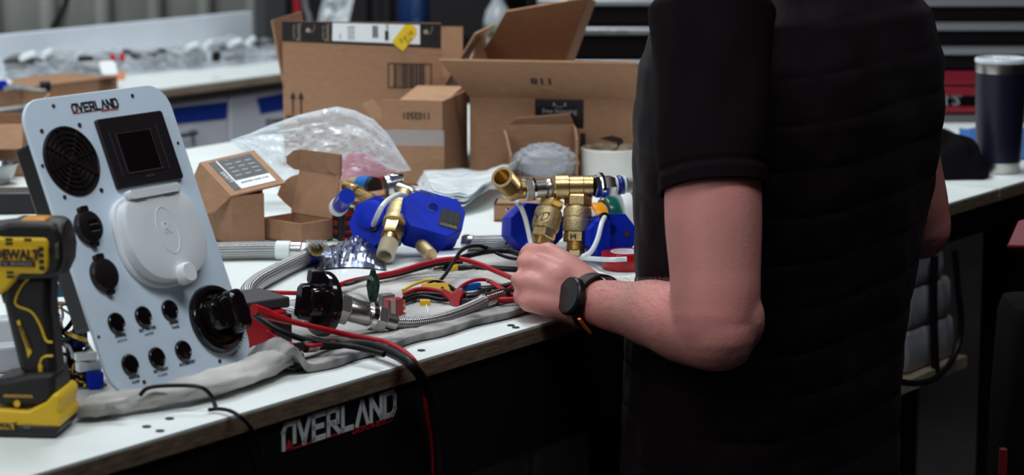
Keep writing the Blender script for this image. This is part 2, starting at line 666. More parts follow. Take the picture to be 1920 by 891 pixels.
# ------------------------------------------------------------------ rear workbench with drawers
YB = 2.095
rb = thing('rear_workbench', 'white-topped rear workbench with thick brown edge and white drawers', 'workbench', BM.copy())
xr = bl(D(640, 120, 5.9)).x
g = G()
g.box((-2.6, YB, ZT - .004), (xr, YB + .66, ZT - .0002))
g.build('laminate_top', white_lam, rb)
g = G()
g.box((-2.6, YB, ZT - .020), (xr, YB + .66, ZT - .0042))
g.build('wood_edge', mat('brown_wood_edge', (0.27, 0.20, 0.14), 0.7, var=0.2, vscale=14, stretch=(1, 1, 4)), rb)
g = G()
g.box((-2.6, YB + .05, 0.06), (xr, YB + .6, ZT - .021))
g.build('cabinet_body', grey_lam, rb)
x = bl(PL(430, 230, BM @ Vector((0, YB + .03, 0)), -N)).x
xx = x - .36 * 5
fo = BM @ Vector((0, YB + .028, 0))
while xx < xr - .1:
    w = min(.355, xr - xx)
    for z0, z1 in ((.80, ZT - .024), (.58, .795), (.10, .575)):
        g = G()
        g.box((xx + .002, YB + .028, z0), (xx + w - .002, YB + .049, z1))
        dr = g.build('drawer_front', grey_lam, rb, bevel=.002)
        g = G()
        cx = xx + w * .5
        g.tube(spline([(cx - .05, YB + .03, z1 - .085), (cx - .045, YB + .008, z1 - .087), (cx + .045, YB + .008, z1 - .087), (cx + .05, YB + .03, z1 - .085)], 5), .005, 8)
        g.build('drawer_handle', mat('grey_metal', (0.3, 0.3, 0.31), 0.35, 0.9), dr)
    xx += .36
for c in (((322, 202), (426, 190), (424, 222), (322, 233)), ((480, 184), (545, 172), (545, 203), (488, 213))):
    pts = [bl(PL(a, b, fo, -N)) for a, b in c]
    g = G()
    g.add([(p.x, YB + .0262, p.z) for p in pts] + [(p.x, YB + .0276, p.z) for p in pts], [(0, 1, 2, 3), (7, 6, 5, 4), (0, 4, 5, 1), (1, 5, 6, 2), (2, 6, 7, 3), (3, 7, 4, 0)])
    g.build('tape_label', blue_tape, rb)

g = G(BM)
xq = bl(T(462, 84)).x
g.box((-2.6, 2.62, ZT + .0005), (xq, 2.645, ZT + .088))
tag(g.build('backsplash_board', mat('white_board', (0.66, 0.70, 0.76), 0.5, var=0.05, vscale=6), bevel=.002), 'long white board standing along the back of the rear workbench', 'board')

# ================================================================== cardboard boxes
def slab3(g, pts, th):
    """flat polygon through 3-D points, given thickness away from its front side"""
    P = [Vector(p) for p in pts]
    n = Vector((0, 0, 0))
    for i in range(len(P)):
        n += P[i].cross(P[(i + 1) % len(P)])
    n.normalize()
    k = len(P)
    g.add(P + [p - n * th for p in P], [list(range(k)), list(range(2 * k - 1, k - 1, -1))] + [((i + 1) % k, i, k + i, k + (i + 1) % k) for i in range(k)])


def panel(root, name, O, X, Y, out, th=.003, m=None):
    O, X, Y = Vector(O), Vector(X).normalized(), Vector(Y).normalized()
    g = G()
    slab3(g, [O + X * a + Y * b for a, b in out], th)
    return g.build(name, m or cardboard, root, angle=0.3)


def rect(w, h):
    return [(0, 0), (w, 0), (w, h), (0, h)]


def tray(root, w, d, h, hb=None, hl=None, hr=None, th=.003):
    """open-topped body: local x along the front, y back, z up"""
    hb, hl, hr = hb or h, hl or h, hr or h
    panel(root, 'bottom_panel', (0, 0, th), (1, 0, 0), (0, 1, 0), rect(w, d), th)
    panel(root, 'front_panel', (0, 0, 0), (1, 0, 0), (0, 0, 1), rect(w, h), th)
    panel(root, 'back_panel', (w, d, 0), (-1, 0, 0), (0, 0, 1), rect(w, hb), th)
    panel(root, 'side_panel', (0, d - th, 0), (0, -1, 0), (0, 0, 1), rect(d - 2 * th, hl), th)
    panel(root, 'side_panel', (w, th, 0), (0, 1, 0), (0, 0, 1), rect(d - 2 * th, hr), th)


DG = math.radians
# ---- tall carton with shipping label
yaw = DG(-9)
A0 = T(533, 312)
bA = thing('shipping_carton', 'large open brown carton with white shipping label and yellow sticker on its raised flap', 'box', at(A0, yaw))
wA, dA, hA, fA = .270, .20, .133, .112
tray(bA, wA, dA, hA)
fr = panel(bA, 'front_flap', (0, 0, hA), (1, 0, 0), (0, 0, 1), rect(wA, fA))
panel(bA, 'back_flap', (wA, dA, hA), (-1, 0, 0), (0, 0.1, 1), rect(wA, fA * .80), m=cardboard_in)
panel(bA, 'side_flap', (0, dA, hA), (0, -1, 0), (-.17, 0, 1), rect(dA, fA * 1.02))
panel(bA, 'side_flap', (wA, 0, hA), (0, 1, 0), (.62, 0, 1), rect(dA, fA), m=cardboard_in)
black_tape = mat('printed_black_tape', (0.014, 0.010, 0.011), 0.3)
tp = panel(fr, 'packing_tape', (0, -.0006, hA + fA * .70), (1, 0, 0), (0, 0, 1), [(0, 0), (wA, -.008), (wA, fA * .29), (0, fA * .30)], .0004, black_tape)
MA = lambda x, z, r=0, dy=-.0012: Matrix.Translation((x, dy, z)) @ Matrix.Rotation(math.pi / 2, 4, 'X') @ Matrix.Rotation(r, 4, 'Z')
tape_gold = mat('tape_print', (0.35, 0.27, 0.2), 0.5)
for x, s, b in ((.030, .011, 'listening'), (.021, .006, 'free returns'), (.079, .011, 'listening'), (.071, .006, 'free returns')):
    text(b, s, MA(x, hA + fA * .84, DG(-90)), tape_gold, fr, 'tape_lettering', sx=.8)
for x in (.045, .245):
    g = G()
    g.prism(ell(.004, .004, 14), 0, .0003, MA(x, hA + fA * .87))
    g.tube([MA(x + .004 + .007 * math.cos(a), hA + fA * .93 + .010 * math.sin(a)) @ Vector((0, 0, 0)) for a in [DG(k) for k in range(-90, 20, 12)]], .0005, 5)
    g.build('tape_emblem', tape_gold, fr)
lb = panel(fr, 'shipping_label', (.086, -.0014, hA + fA * .71), (1, 0, 0), (0, 0, 1), [(0, .001), (.149, -.003), (.149, fA * .262), (.001, fA * .275)], .0003, paper)
g = G()
z0 = hA + fA * .70
for i in range(9):
    g.box((.155 + i * .0011, -.0021, z0 + .008), (.155 + i * .0011 + random.choice((.0004, .0008)), -.0017, z0 + .028))
g.box((.176, -.0021, z0 + .004), (.182, -.0017, z0 + .020))
for j in range(4):
    for i in range(5):
        g.box((.113 + j * .0032, -.0021, z0 + .005 + i * .0045), (.113 + j * .0032 + .0012, -.0017, z0 + .005 + i * .0045 + random.uniform(.002, .004)))
for i in range(3):
    g.box((.099, -.0021, z0 + .006 + i * .003), (.1005, -.0017, z0 + .008 + i * .003))
g.build('label_print', ink, fr)['kind'] = 'stuff'
text('CYC1', .006, MA(.1795, z0 + .026, DG(-90), -.0019), ink, fr, 'label_lettering')
g = G()
g.prism([(-.008, -.021), (.012, -.021), (.012, .016), (.006, .023), (-.004, .024), (-.0125, .016), (-.0125, -.019)], 0, .0004, MA(.210, z0 + .010, DG(-38), -.0024))
st = g.build('yellow_sticker', mat('yellow_sticker', (0.80, 0.53, 0.01), 0.6), fr)
text('5·6·16', .011, MA(.2115, z0 + .010, DG(40), -.0030), ink, st, 'handwriting', shear=.3, th=.00015)
text('2215', .006, MA(.2165, z0 + .004, DG(40), -.0030), ink, st, 'handwriting', shear=.3, th=.00015)
g = G()
bx0, bz0 = .180, hA - .002
bz0 = hA + .003
for a, b in (((0, 0), (.074, .0016)), ((0, .040), (.074, .0416)), ((0, 0), (.0016, .0416)), ((.0724, 0), (.074, .0416))):
    g.box((bx0 + a[0], -.0012, bz0 + a[1]), (bx0 + b[0], -.0006, bz0 + b[1]))
xx = .010
while xx < .062:
    w = random.choice((.0007, .0012, .002, .003))
    g.box((bx0 + xx, -.0012, bz0 + .0016), (bx0 + xx + w, -.0006, bz0 + .040))
    xx += w + random.choice((.0008, .0015, .0022))
g.build('barcode', ink, fr)['kind'] = 'stuff'
g = G()
for x in (.017, .031):
    g.box((x - .0013, -.0012, hA - .044), (x + .0013, -.0003, hA - .016))
    g.prism([(x - .005, hA - .018), (x + .005, hA - .018), (x, hA - .006)], 0, .0009, Matrix(((1, 0, 0, 0), (0, 0, -1, -.0003), (0, 1, 0, 0), (0, 0, 0, 1))))
g.box((.005, -.0012, hA - .050), (.046, -.0003, hA - .047))
g.build('this_side_up_mark', ink, bA)

# ---- carton printed 1103501
yaw = DG(-12)
B0 = T(716, 346)
bB = thing('numbered_carton', 'brown carton with 1103501 printed upside down on its raised flap', 'box', at(B0, yaw))
wB, dB, hB, fB = .103, .165, .083, .054
tray(bB, wB, dB, hB)
ff = panel(bB, 'front_flap', (0, 0, hB), (1, 0, 0), (0, 0, 1), rect(wB, fB))
panel(bB, 'side_flap', (wB, 0, hB), (0, 1, 0), (0, 0, 1), rect(dB, fB))
panel(bB, 'side_flap', (0, dB * .5, hB), (0, -1, 0), (-.75, .1, 1), [(0, 0), (dB * .5, 0), (dB * .5, fB * 1.05), (.02, fB * 1.05)], m=cardboard_in)
panel(bB, 'back_flap', (wB, dB, hB), (-1, 0, 0), (0, 0, 1), rect(wB, fB))
panel(bB, 'top_flap', (.004, .004, hB + fB - .006), (1, 0, 0), (0, 1, .09), [(0.018, 0), (wB - .008, 0), (wB - .008, dB * .9), (.018, dB * .9)], m=cardboard_in)
text('1103501', .0165, Matrix.Translation((wB * .56, -.0004, hB + fB * .55)) @ Matrix.Rotation(math.pi / 2, 4, 'X') @ Matrix.Rotation(math.pi, 4, 'Z'), ink, ff, 'printed_number', bold=.0003, sx=.82)
tp = filmmat('clear_tape', clear=.86)
panel(ff, 'clear_tape', (0, -.0005, hB - .018), (1, 0, 0), (0, 0, 1), [(.0, -.002), (wB, 0), (wB, .025), (0, .024)], .0002, tp)

# ---- big carton with the outward flap
yaw = DG(-9)
C0 = T(881, 336)
bC = thing('large_open_carton', 'large brown carton with wide outward flap printed 118 and black tape on its front', 'box', at(C0, yaw))
wC, dC, hC = .307, .24, .134
tray(bC, wC, dC, hC)
of = panel(bC, 'front_flap', (0, 0, hC), (1, 0, 0), (-.10, -.72, .70), [(0, 0), (wC, 0), (wC - .022, .095), (-.028, .095)])
FX = Vector((1, 0, 0))
FY = Vector((-.0, -.72, .70)).normalized()
fm = frame(Vector((wC * .40, -.72 * .046, hC + .70 * .046)) + FX.cross(FY) * .0006, -FX, -FY, FX.cross(FY))
text('118', .022, fm, ink, of, 'printed_number', bold=.0003, sx=1.15)
inv = (at(C0, yaw)).inverted()
g = G()
yb = (at(C0, yaw) @ Vector((.1, dC, 0))).y
slab3(g, [inv @ p for p in (D(893, 120, yb), D(1058, 120, yb - .02), D(1101, -4, yb - .13), D(949, 22, yb - .09))], .003)
g.build('back_flap', cardboard, bC)
g = G()
slab3(g, [inv @ p for p in (D(1058, 120, yb - .019), D(1075, 119, yb + .02), D(1118, 2, yb - .06), D(1102, -3, yb - .128))], .003)
g.build('back_flap_return', cardboard, bC)
panel(bC, 'side_flap', (0, dC, hC), (0, -1, 0), (-.2, 0, 1), [(0, 0), (dC, 0), (dC - .03, .05), (0.02, .09)], m=cardboard)
panel(bC, 'side_flap', (wC, 0, hC), (0, 1, 0), (.3, 0, 1), rect(dC, .06), m=cardboard)
xa = .107
tb = panel(bC, 'tape_label', (xa, -.0006, hC - .047), (1, 0, 0), (0, 0, 1), rect(.079, .046), .0004, black_tape)
gry = mat('grey_print', (0.30, 0.29, 0.30), 0.6)
text('free listening', .0115, Matrix.Translation((xa + .040, -.0013, hC - .020)) @ Matrix.Rotation(math.pi / 2, 4, 'X'), gry, tb, 'tape_lettering', bold=.0001, sx=.95)
text('audible originals', .0055, Matrix.Translation((xa + .040, -.0013, hC - .029)) @ Matrix.Rotation(math.pi / 2, 4, 'X'), gry, tb, 'tape_lettering')
g = G()
for x in (-.009, .009):
    g.box((xa + .040 + x - .0016, -.0014, hC - .012), (xa + .040 + x + .0016, -.0008, hC - .006))
g.tube([(xa + .040 + .006 * math.cos(a), -.001, hC - .008 + .006 * math.sin(a)) for a in [DG(k) for k in range(200, 345, 15)]], .0007, 5)
g.build('tape_emblem', gry, tb)
# printed smile arrow
g = G()
MS = lambda: Matrix(((1, 0, 0, 0), (0, 0, -1, -.0003), (0, 1, 0, 0), (0, 0, 0, 1)))
arc = [(.168 + .08 * t, hC - .092 + .012 * math.sin(t * 3.1) * -1 + .018 * t) for t in [k / 10 for k in range(11)]]
pts = [(x, z + .004 * (1 - t * .3)) for (x, z), t in zip(arc, [k / 10 for k in range(11)])]
g.prism(arc + pts[::-1], 0, .0005, MS())
g.prism([(.212, hC - .062), (.232, hC - .058), (.249, hC - .062), (.251, hC - .072), (.247, hC - .092), (.238, hC - .099), (.242, hC - .078), (.240, hC - .069), (.226, hC - .066)], 0, .0006, MS())
g.prism([(.181, hC - .055), (.189, hC - .055), (.190, hC - .098), (.180, hC - .098)], 0, .0005, MS())
g.build('printed_arrow', ink, bC)

# ---- small open carton that holds bubble wrap
D0 = T(957, 358)
bD = thing('bubble_wrap_carton', 'small open brown carton holding crumpled bubble wrap in front of the 118 carton', 'box', at(D0, DG(4)))
wD = .107
tray(bD, wD, .075, .022, hb=.097, hl=.055, hr=.08)
panel(bD, 'side_flap', (0, .07, .055), (0, -1, 0), (-.22, 0, 1), [(0, 0), (.066, 0), (.05, .034), (.008, .036)], m=cardboard_in)
panel(bD, 'side_flap', (wD, 0.004, .08), (0, 1, 0), (-.12, 0, 1), [(0, 0), (.066, 0), (.06, .018), (.008, .018)], m=cardboard_in)
panel(bD, 'back_flap', (wD, .075, .097), (-1, 0, 0), (0, -.35, .5), [(0, 0), (wD, 0), (wD - .014, .014), (.008, .022)], m=cardboard)

# ---- small mailer with the black and white label
K = T(436, 461)
r_, l_ = Vector((math.cos(DG(38)), math.sin(DG(38)), 0)), Vector((math.cos(DG(128)), math.sin(DG(128)), 0))
bF = thing('labelled_mailer_box', 'small closed brown mailer box with black and white label on its lid', 'box', frame(K, r_, l_, ZV))
wF, dF, hF = .052, .078, .068
tray(bF, wF, dF, hF, hb=hF + .02, hl=hF + .005, hr=hF + .01)
kt, rt, lt = Vector((-.002, -.002, hF + .002)), Vector((.086, -.003, hF + .012)), Vector((-.003, dF, hF + .039))
bt = rt + lt - kt
g = G()
slab3(g, [kt, rt, bt, lt], .003)
lid = g.build('lid', cardboard_in, bF)
X, Y = (rt - kt), (lt - kt)
nrm = X.cross(Y).normalized()
pt = lambda a, b, z=0.0: kt + X * a + Y * b + nrm * z
g = G()
slab3(g, [pt(.12, .10, .0008), pt(.88, .10, .0008), pt(.88, .92, .0008), pt(.12, .92, .0008)], .0005)
g.build('white_label', paper, lid)
g = G()
slab3(g, [pt(.12, .10, .0012), pt(.24, .10, .0012), pt(.24, .92, .0012), pt(.12, .92, .0012)], .0005)
slab3(g, [pt(.27, .33, .0012), pt(.88, .33, .0012), pt(.88, .92, .0012), pt(.27, .92, .0012)], .0005)
g.build('label_black_field', mat('label_black', (0.045, 0.05, 0.055), 0.5), lid)
g = G()
for j in range(4):
    for i in range(3):
        a, b = .33 + i * .18, .42 + j * .11
        slab3(g, [pt(a, b, .0016), pt(a + random.uniform(.08, .14), b, .0016), pt(a + .12, b + .035, .0016), pt(a, b + .035, .0016)], .0003)
g.build('label_print', gry, lid)['kind'] = 'stuff'
xd, yd = X.normalized(), nrm.cross(X).normalized()
text('SAFETY', .0085, frame(pt(.18, .45, .0014), -yd, xd, nrm), paper, lid, 'label_lettering')
text('WATERPROOF', .006, frame(pt(.57, .87, .0014), xd, yd, nrm), gry, lid, 'label_lettering')
text('ELECTRIC VALVE 1/2 IN', .0042, frame(pt(.57, .24, .001), xd, yd, nrm), ink, lid, 'label_lettering')
Xt = (lt - kt).normalized()
L_ = (lt - kt).length
Yt = Vector((-.42, 0, -.9))
Yt = (Yt - Xt * Yt.dot(Xt)).normalized()
out = [(0, 0)] + [(L_ * (.08 + .84 * t), .056 * (math.sin(math.pi * (.12 + .76 * t)) ** .6) * (1 - .25 * t)) for t in [k / 10 for k in range(11)]] + [(L_, 0)]
panel(lid, 'tuck_tab', kt, Xt, Yt, out[::-1], .003, cardboard)

# ---- small open mailer
K = T(565, 461)
r_, l_ = Vector((math.cos(DG(48)), math.sin(DG(48)), 0)), Vector((math.cos(DG(138)), math.sin(DG(138)), 0))
bG = thing('open_mailer_box', 'small empty brown mailer box with its lid standing open', 'box', frame(K, r_, l_, ZV))
wG, dG, hG = .060, .082, .030
tray(bG, wG, dG, hG)
up = Vector((.30, 0, 1)).normalized()
hl_ = .060
lid = panel(bG, 'lid', (wG, 0, hG), (0, 1, 0), up, rect(dG, hl_), m=cardboard_in)
o2 = Vector((wG, 0, hG)) + up * hl_
panel(lid, 'lid_flap', o2, (0, 1, 0), Vector((.03, 0, 1)), rect(dG, .031), m=cardboard)
tab = [(0, 0), (0, .012), (.004, .02)] + []
for y0, sgn in ((0, -1), (dG, 1)):
    out = [(0.004, 0), (hl_ - .004, 0), (hl_ - .008, .012), (hl_ - .018, .024), (hl_ - .035, .027), (.014, .014)]
    panel(lid, 'lid_tab', Vector((wG, y0, hG)), up, Vector((-.55, .8 * sgn, 0)), out if sgn > 0 else out, .0025, cardboard)
    out = [(.001, 0), (.030, 0), (.029, .010), (.020, .021), (.010, .021), (.002, .010)]
    panel(lid, 'lid_tab', Vector(o2) + Vector((0, (y0 - dG * .5) * .0 + y0, 0)), Vector((.03, 0, 1)), Vector((-.4, -.9 * sgn, 0)) if sgn < 0 else Vector((-.45, .75, 0)), out, .0025, cardboard)

# ---- flat piece and small barcode box among the fittings
P0 = T(926, 415)
bH = thing('flat_carton', 'flat small brown carton under the clear bags left of the brass valves', 'box', at(P0, DG(-4)))
tray(bH, .075, .05, .026)
panel(bH, 'lid', (0, 0, .026), (1, 0, 0), (0, 1, 0), rect(.075, .05))
P0 = T(672, 448)
bI = thing('barcode_box', 'small brown box with white barcode sticker beside the blue valve', 'box', at(P0, DG(32)))
tray(bI, .07, .05, .058)
panel(bI, 'lid', (0, 0, .058), (1, 0, 0), (0, 1, 0), rect(.07, .05))
g = G()
g.add([(-.0006, .008, .012), (-.0006, .008, .046), (-.0006, .034, .046), (-.0006, .034, .012)], [(0, 1, 2, 3)])
stk = g.build('barcode_sticker', paper, bI, solid=.0004)
g = G()
for i in range(10):
    g.box((-.0016, .010 + i * .002, .022), (-.0009, .010 + i * .002 + random.choice((.0006, .0012)), .042))
g.build('barcode', ink, stk)['kind'] = 'stuff'
# ---- things at the far left of the bench
g = G(at(T(-60, 214), DG(54.8)))
tray_c = T(-70, 209)
bJ = thing('flat_brown_carton', 'long low brown carton lying on the rear workbench behind the control panel', 'box', BM @ at(Vector((bl(T(-70, 215)).x, 2.11, ZT + .0005))))
wJ = .46
tray(bJ, wJ, .16, .034)
panel(bJ, 'lid', (0, 0, .034), (1, 0, 0), (0, 1, 0), rect(wJ, .16))
P0 = T(-150, 333)
bK = thing('open_carton', 'open brown carton with splayed flap left of the control panel', 'box', at(P0, DG(5)))
tray(bK, .17, .16, .085)
panel(bK, 'front_flap', (0, 0, .085), (1, 0, 0), (0, -.55, -.6), rect(.17, .05))
panel(bK, 'side_flap', (.17, 0, .085), (0, 1, 0), (.3, 0, .35), [(0, 0), (.16, 0), (.15, .045), (0.01, .05)], m=cardboard_in)

# ================================================================== control panel
lean, pang = DG(23), DG(55.5)
pu = Vector((math.cos(pang), math.sin(pang), 0))
pn0 = Vector((-pu.y, pu.x, 0))
pv = pn0 * math.sin(lean) + ZV * math.cos(lean)
pn = pu.cross(pv)
PM = frame(T(215, 748, ZT + .012), pu, pv, pn)
pan = thing('control_panel', 'white utility control panel with gauges, buttons and lettering leaning on the bench', 'control panel', PM)
pw, ph = .213, .311
panel_white = mat('panel_white', (0.66, 0.76, 0.88), 0.42, var=0.03, vscale=12, bump=0.03, bscale=30)
g = G()
g.prism(rrect(pw, ph, .028, 8, pw / 2, ph / 2), -.004, 0)
g.build('face_plate', panel_white, pan, bevel=.0008)
# enclosure behind
g = G()
g.box((.018, .075, -.044), (.195, .272, -.0045))
g.build('rear_enclosure', black_pl, pan, bevel=.003)
# prop strut so that the panel stands
g = G()
g.tube([(.10, .16, -.044), (.10, .052, -.098)], .006, 8)
g.build('prop_strut', black_pl, pan)
# fan grille
fc = (.0455, .2428)
tr_ = lambda x, y, z=0: Matrix.Translation((x, y, z))
g = G()
g.lathe([(.0368, 0.0002), (.0368, .0016), (.0348, .0022), (.0342, .0008), (.0001, .0006)], 40, tr_(*fc), caps=False)
fan = g.build('fan_grille', black_pl, pan)
for r in (.029, .0235, .018, .0125, .007):
    g = G()
    g.lathe([(r - .0009, .0006), (r - .0009, .0022), (r + .0009, .0022), (r + .0009, .0006)], 32, tr_(*fc))
    g.build('grille_ring', black_pl, fan)
for k in range(8):
    a = k * math.pi / 4 + .2
    g = G()
    g.cbox((.018, 0, .0016), (.032, .0014, .0016), tr_(*fc) @ Matrix.Rotation(a, 4, 'Z'))
    g.build('grille_spoke', black_pl, fan)
g = G()
g.lathe([(.0045, .001), (.0045, .003), (.003, .0034)], 16, tr_(*fc))
g.build('fan_hub', black_pl, fan)
# display
g = G()
sc = (.1427, .2428)
g.layers(rrect(.098, .076, .003), [(0, 1), (.0035, 1), (.0045, .985)], tr_(*sc))
dsp = g.build('display_bezel', mat('bezel_black', (0.010, 0.007, 0.009), 0.42), pan)
g = G()
g.prism(rrect(.050, .041, .0015, 3), .0046, .0052, tr_(sc[0] - .002, sc[1] - .001))
g.build('display_screen', black_gloss, dsp)
fr_m = mat('bezel_edge', (0.045, 0.038, 0.042), 0.4)
for x, y, w, h in ((0, -.0225, .054, .0012), (0, .0205, .054, .0006), (-.0275, 0, .0010, .043), (.0235, 0, .0010, .043), (-.036, 0, .0006, .05), (.034, 0, .0006, .05)):
    g = G()
    g.cbox((sc[0] - .002 + x, sc[1] - .001 + y, .005), (w, h, .001))
    g.build('bezel_line', fr_m, dsp)
text('victron', .0045, tr_(sc[0] + .001, sc[1] - .029, .0049), mat('dim_grey', (0.06, 0.055, 0.06), 0.5), dsp, 'display_lettering')
# sockets
for cy, usb in ((.1730, True), (.1225, False)):
    c = (.0375, cy)
    g = G()
    out = [(.0172 * math.cos(a), .0172 * math.sin(a)) for a in [2 * math.pi * k / 32 for k in range(32)]]
    g.layers(out, [(0, 1.02), (.003, 1.02), (.006, .93), (.007, .7)], tr_(*c))
    s_ = g.build('socket_cover', black_pl, pan)
    g = G()
    g.prism(rrect(.011, .006, .002, 4), 0, .006, tr_(c[0] - .001, c[1] + .0185))
    g.build('socket_hinge', black_pl, s_)
    g = G()
    g.prism(rrect(.008, .006, .003, 4), 0, .005, tr_(c[0] + .001, c[1] - .0185))
    g.build('socket_tab', black_pl, s_)
    if usb:
        for dy in (.0035, -.0035):
            g = G()
            g.cbox((c[0] + .003, c[1] + dy, .0072), (.013, .0045, .0008))
            u_ = g.build('port_slot', black_gloss, s_)
            g = G()
            g.cbox((c[0] + .003, c[1] + dy - .0025, .0074), (.012, .0005, .0008))
            g.build('port_edge', mat('grey_edge', (.2, .2, .2), .4), s_)
# water hatch
hc = (.1285, .1500)
hout = []
for k in range(48):
    a = 2 * math.pi * k / 48 + .065
    c_, s_ = math.cos(a), math.sin(a)
    x = .0595 * math.copysign(abs(c_) ** (.62 if s_ > 0 else .82), c_)
    y = (.047 if s_ > 0 else .053) * math.copysign(abs(s_) ** (.45 if s_ > 0 else .86), s_)
    hout.append((x * (1 if s_ < 0 else 1 - .10 * (y / .047)), y))
hatch_w = mat('hatch_white', (0.74, 0.76, 0.79), 0.42)
g = G()
g.layers(hout, [(0, 1.03), (.003, 1.03), (.0045, 1.01)], tr_(*hc))
hb_ = g.build('hatch_flange', hatch_w, pan)
g = G()
g.layers(hout, [(.004, .95), (.012, .95), (.0148, .93), (.0158, .88), (.0162, .5)], tr_(hc[0] + .001, hc[1]))
lid = g.build('hatch_lid', hatch_w, pan)
g = G()
g.layers(rrect(.078, .010, .004, 5), [(.012, 1), (.017, 1), (.0185, .93)], tr_(hc[0], hc[1] + .0445))
g.build('hatch_hinge', hatch_w, lid)
for dx in (-.022, .022):
    g = G()
    g.cbox((hc[0] + dx, hc[1] + .0385, .0165), (.016, .0018, .0012))
    g.build('hinge_gap_shade', mat('hinge_shadow', (0.25, 0.25, 0.27), 0.5), lid)  # grey strips paint the shade of the hinge gaps
g = G()
g.layers(rrect(.021, .022, .009, 6), [(.013, 1), (.0225, 1), (.025, .85)], tr_(hc[0] + .0045, hc[1] - .0465))
g.build('hatch_latch', hatch_w, lid)
g = G()
g.tube([(hc[0] + .0015 + .0145 * math.cos(a), hc[1] + .002 + .025 * math.sin(a), .0161) for a in [2 * math.pi * k / 36 for k in range(36)]], .0006, 6, closed=True)
g.build('embossed_oval', hatch_w, lid)
text('R', .018, tr_(hc[0] + .001, hc[1] + .004, .0163), hatch_w, lid, 'embossed_letter', th=.0005)
# buttons and their lettering
lab = (('POWER', 'SWITCH'), ('EXT WATER', 'HEATER'), ('DRAIN', 'TANK'), ('WATER', 'PUMP'), ('EXT LIGHT', 'FLOODS'), ('ACCESSORY', ''))
grey_let = mat('grey_lettering', (0.22, 0.23, 0.26), 0.6)
for i in range(6):
    c = ((.0337, .0725, .1117)[i % 3], (.0725, .0287)[i // 3])
    g = G()
    g.lathe([(.0108, 0), (.0108, .0022), (.0098, .0034), (.0090, .0030), (.0086, .0018), (.0001, .0022)], 28, tr_(*c), caps=False)
    b_ = g.build('push_button', black_gloss, pan)
    g = G()
    g.lathe([(.0104, .0026), (.0100, .0032), (.0096, .0030)], 28, tr_(*c), caps=False)
    g.build('button_ring', mat('dark_chrome', (.25, .25, .26), .2, 1.0), b_)
    text(lab[i][0], .0044, tr_(c[0] + .001, c[1] - .0135, .0002), ink, pan, 'button_lettering', bold=.0001)
    if lab[i][1]:
        text(lab[i][1], .0036 if i in (0, 1, 4) else .0044, tr_(c[0] + .001, c[1] - .0185, .0002), grey_let if i in (0, 1, 4) else ink, pan, 'button_lettering')
# round inlet with its cap
ic = (.1725, .0520)
g = G()
g.lathe([(.0368, 0), (.0368, .004), (.035, .0075), (.030, .0085), (.029, .006), (.026, .006), (.026, .013), (.0001, .014)], 44, tr_(*ic), caps=False)
inl = g.build('inlet_flange', black_gloss, pan)
g = G()
g.layers(rrect(.046, .036, .010, 5), [(.008, 1), (.017, 1), (.022, .9), (.023, .75)], tr_(ic[0] + .001, ic[1] + .004))
cp_ = g.build('inlet_cap', black_gloss, inl)
g = G()
g.layers(rrect(.020, .046, .008, 5), [(.018, 1), (.030, .96), (.033, .8)], tr_(ic[0] + .010, ic[1] + .001))
g.build('cap_grip', black_gloss, inl)
for dx in (-.018, -.010):
    g = G()
    g.tube([(ic[0] + dx, ic[1] + .022, .014), (ic[0] + dx, ic[1] + .021, .022), (ic[0] + dx, ic[1] + .008, .0245)], .0016, 8)
    g.build('cap_rib', black_gloss, inl)
g = G()
g.layers(rrect(.018, .014, .004, 4), [(.004, 1), (.016, .95), (.018, .8)], tr_(ic[0] + .029, ic[1] + .000))
g.build('cap_hinge', black_pl, inl)
for k, ch in enumerate('TANK/CITY FILL'):
    a = DG(-84 + k * 5.6)
    text(ch, .0044, tr_(ic[0] + .0415 * math.cos(a), ic[1] + .0415 * math.sin(a), .0002) @ Matrix.Rotation(a + math.pi / 2, 4, 'Z'), ink, pan, 'inlet_lettering')
logo(pan, tr_(.0700, .2918, .0001), .068, ink, mat('logo_red_bright', (0.60, 0.03, 0.05), 0.6))
for x, y, r in ((.046, .3015, .0022), (.1603, .3012, .0022), (.0195, .2776, .0024), (.0727, .2781, .0026), (.0055, .2425, .0020), (.0732, .2079, .0026), (.021, .2075, .0024), (.2040, .2437, .0018), (.0055, .0633, .0017), (.0457, .0082, .0022), (.1593, .0084, .0022)):
    g = G()
    g.lathe([(r, 0), (r, .0006), (r * .6, .0008), (r * .3, .0003)], 14, tr_(x, y))
    g.build('mounting_screw', mat('dark_screw', (0.05, 0.05, 0.055), 0.4, 0.6), pan)

# ================================================================== cordless drill
dr_yaw = DG(-6)
DM = at(T(74, 806), dr_yaw)
drl = thing('cordless_drill', 'yellow and black cordless drill standing on its battery beside the control panel', 'drill', DM)
dk = mat('drill_black', (0.009, 0.007, 0.006), 0.55, bump=0.1, bscale=400)
dy_ = mat('drill_yellow', (0.72, 0.44, 0.012), 0.42)


def d2(px, py):
    return ((px - 62) / 2010, (812 - py) / 2010)


DX = Matrix(((1, 0, 0, 0), (0, 0, 1, 0), (0, 1, 0, 0), (0, 0, 0, 1)))   # outline x,y -> x,z ; extrude along y


def side(name, pts, y0, y1, m, bev, parent=drl, px=True):
    g = G()
    out = [d2(*p) for p in pts] if px else pts
    ar = sum(out[i][0] * out[(i + 1) % len(out)][1] - out[(i + 1) % len(out)][0] * out[i][1] for i in range(len(out)))
    if ar > 0:
        out = out[::-1]
    g.prism(out, y0, y1, DX)
    return g.build(name, m, parent, bevel=bev, segs=3, angle=0.7)


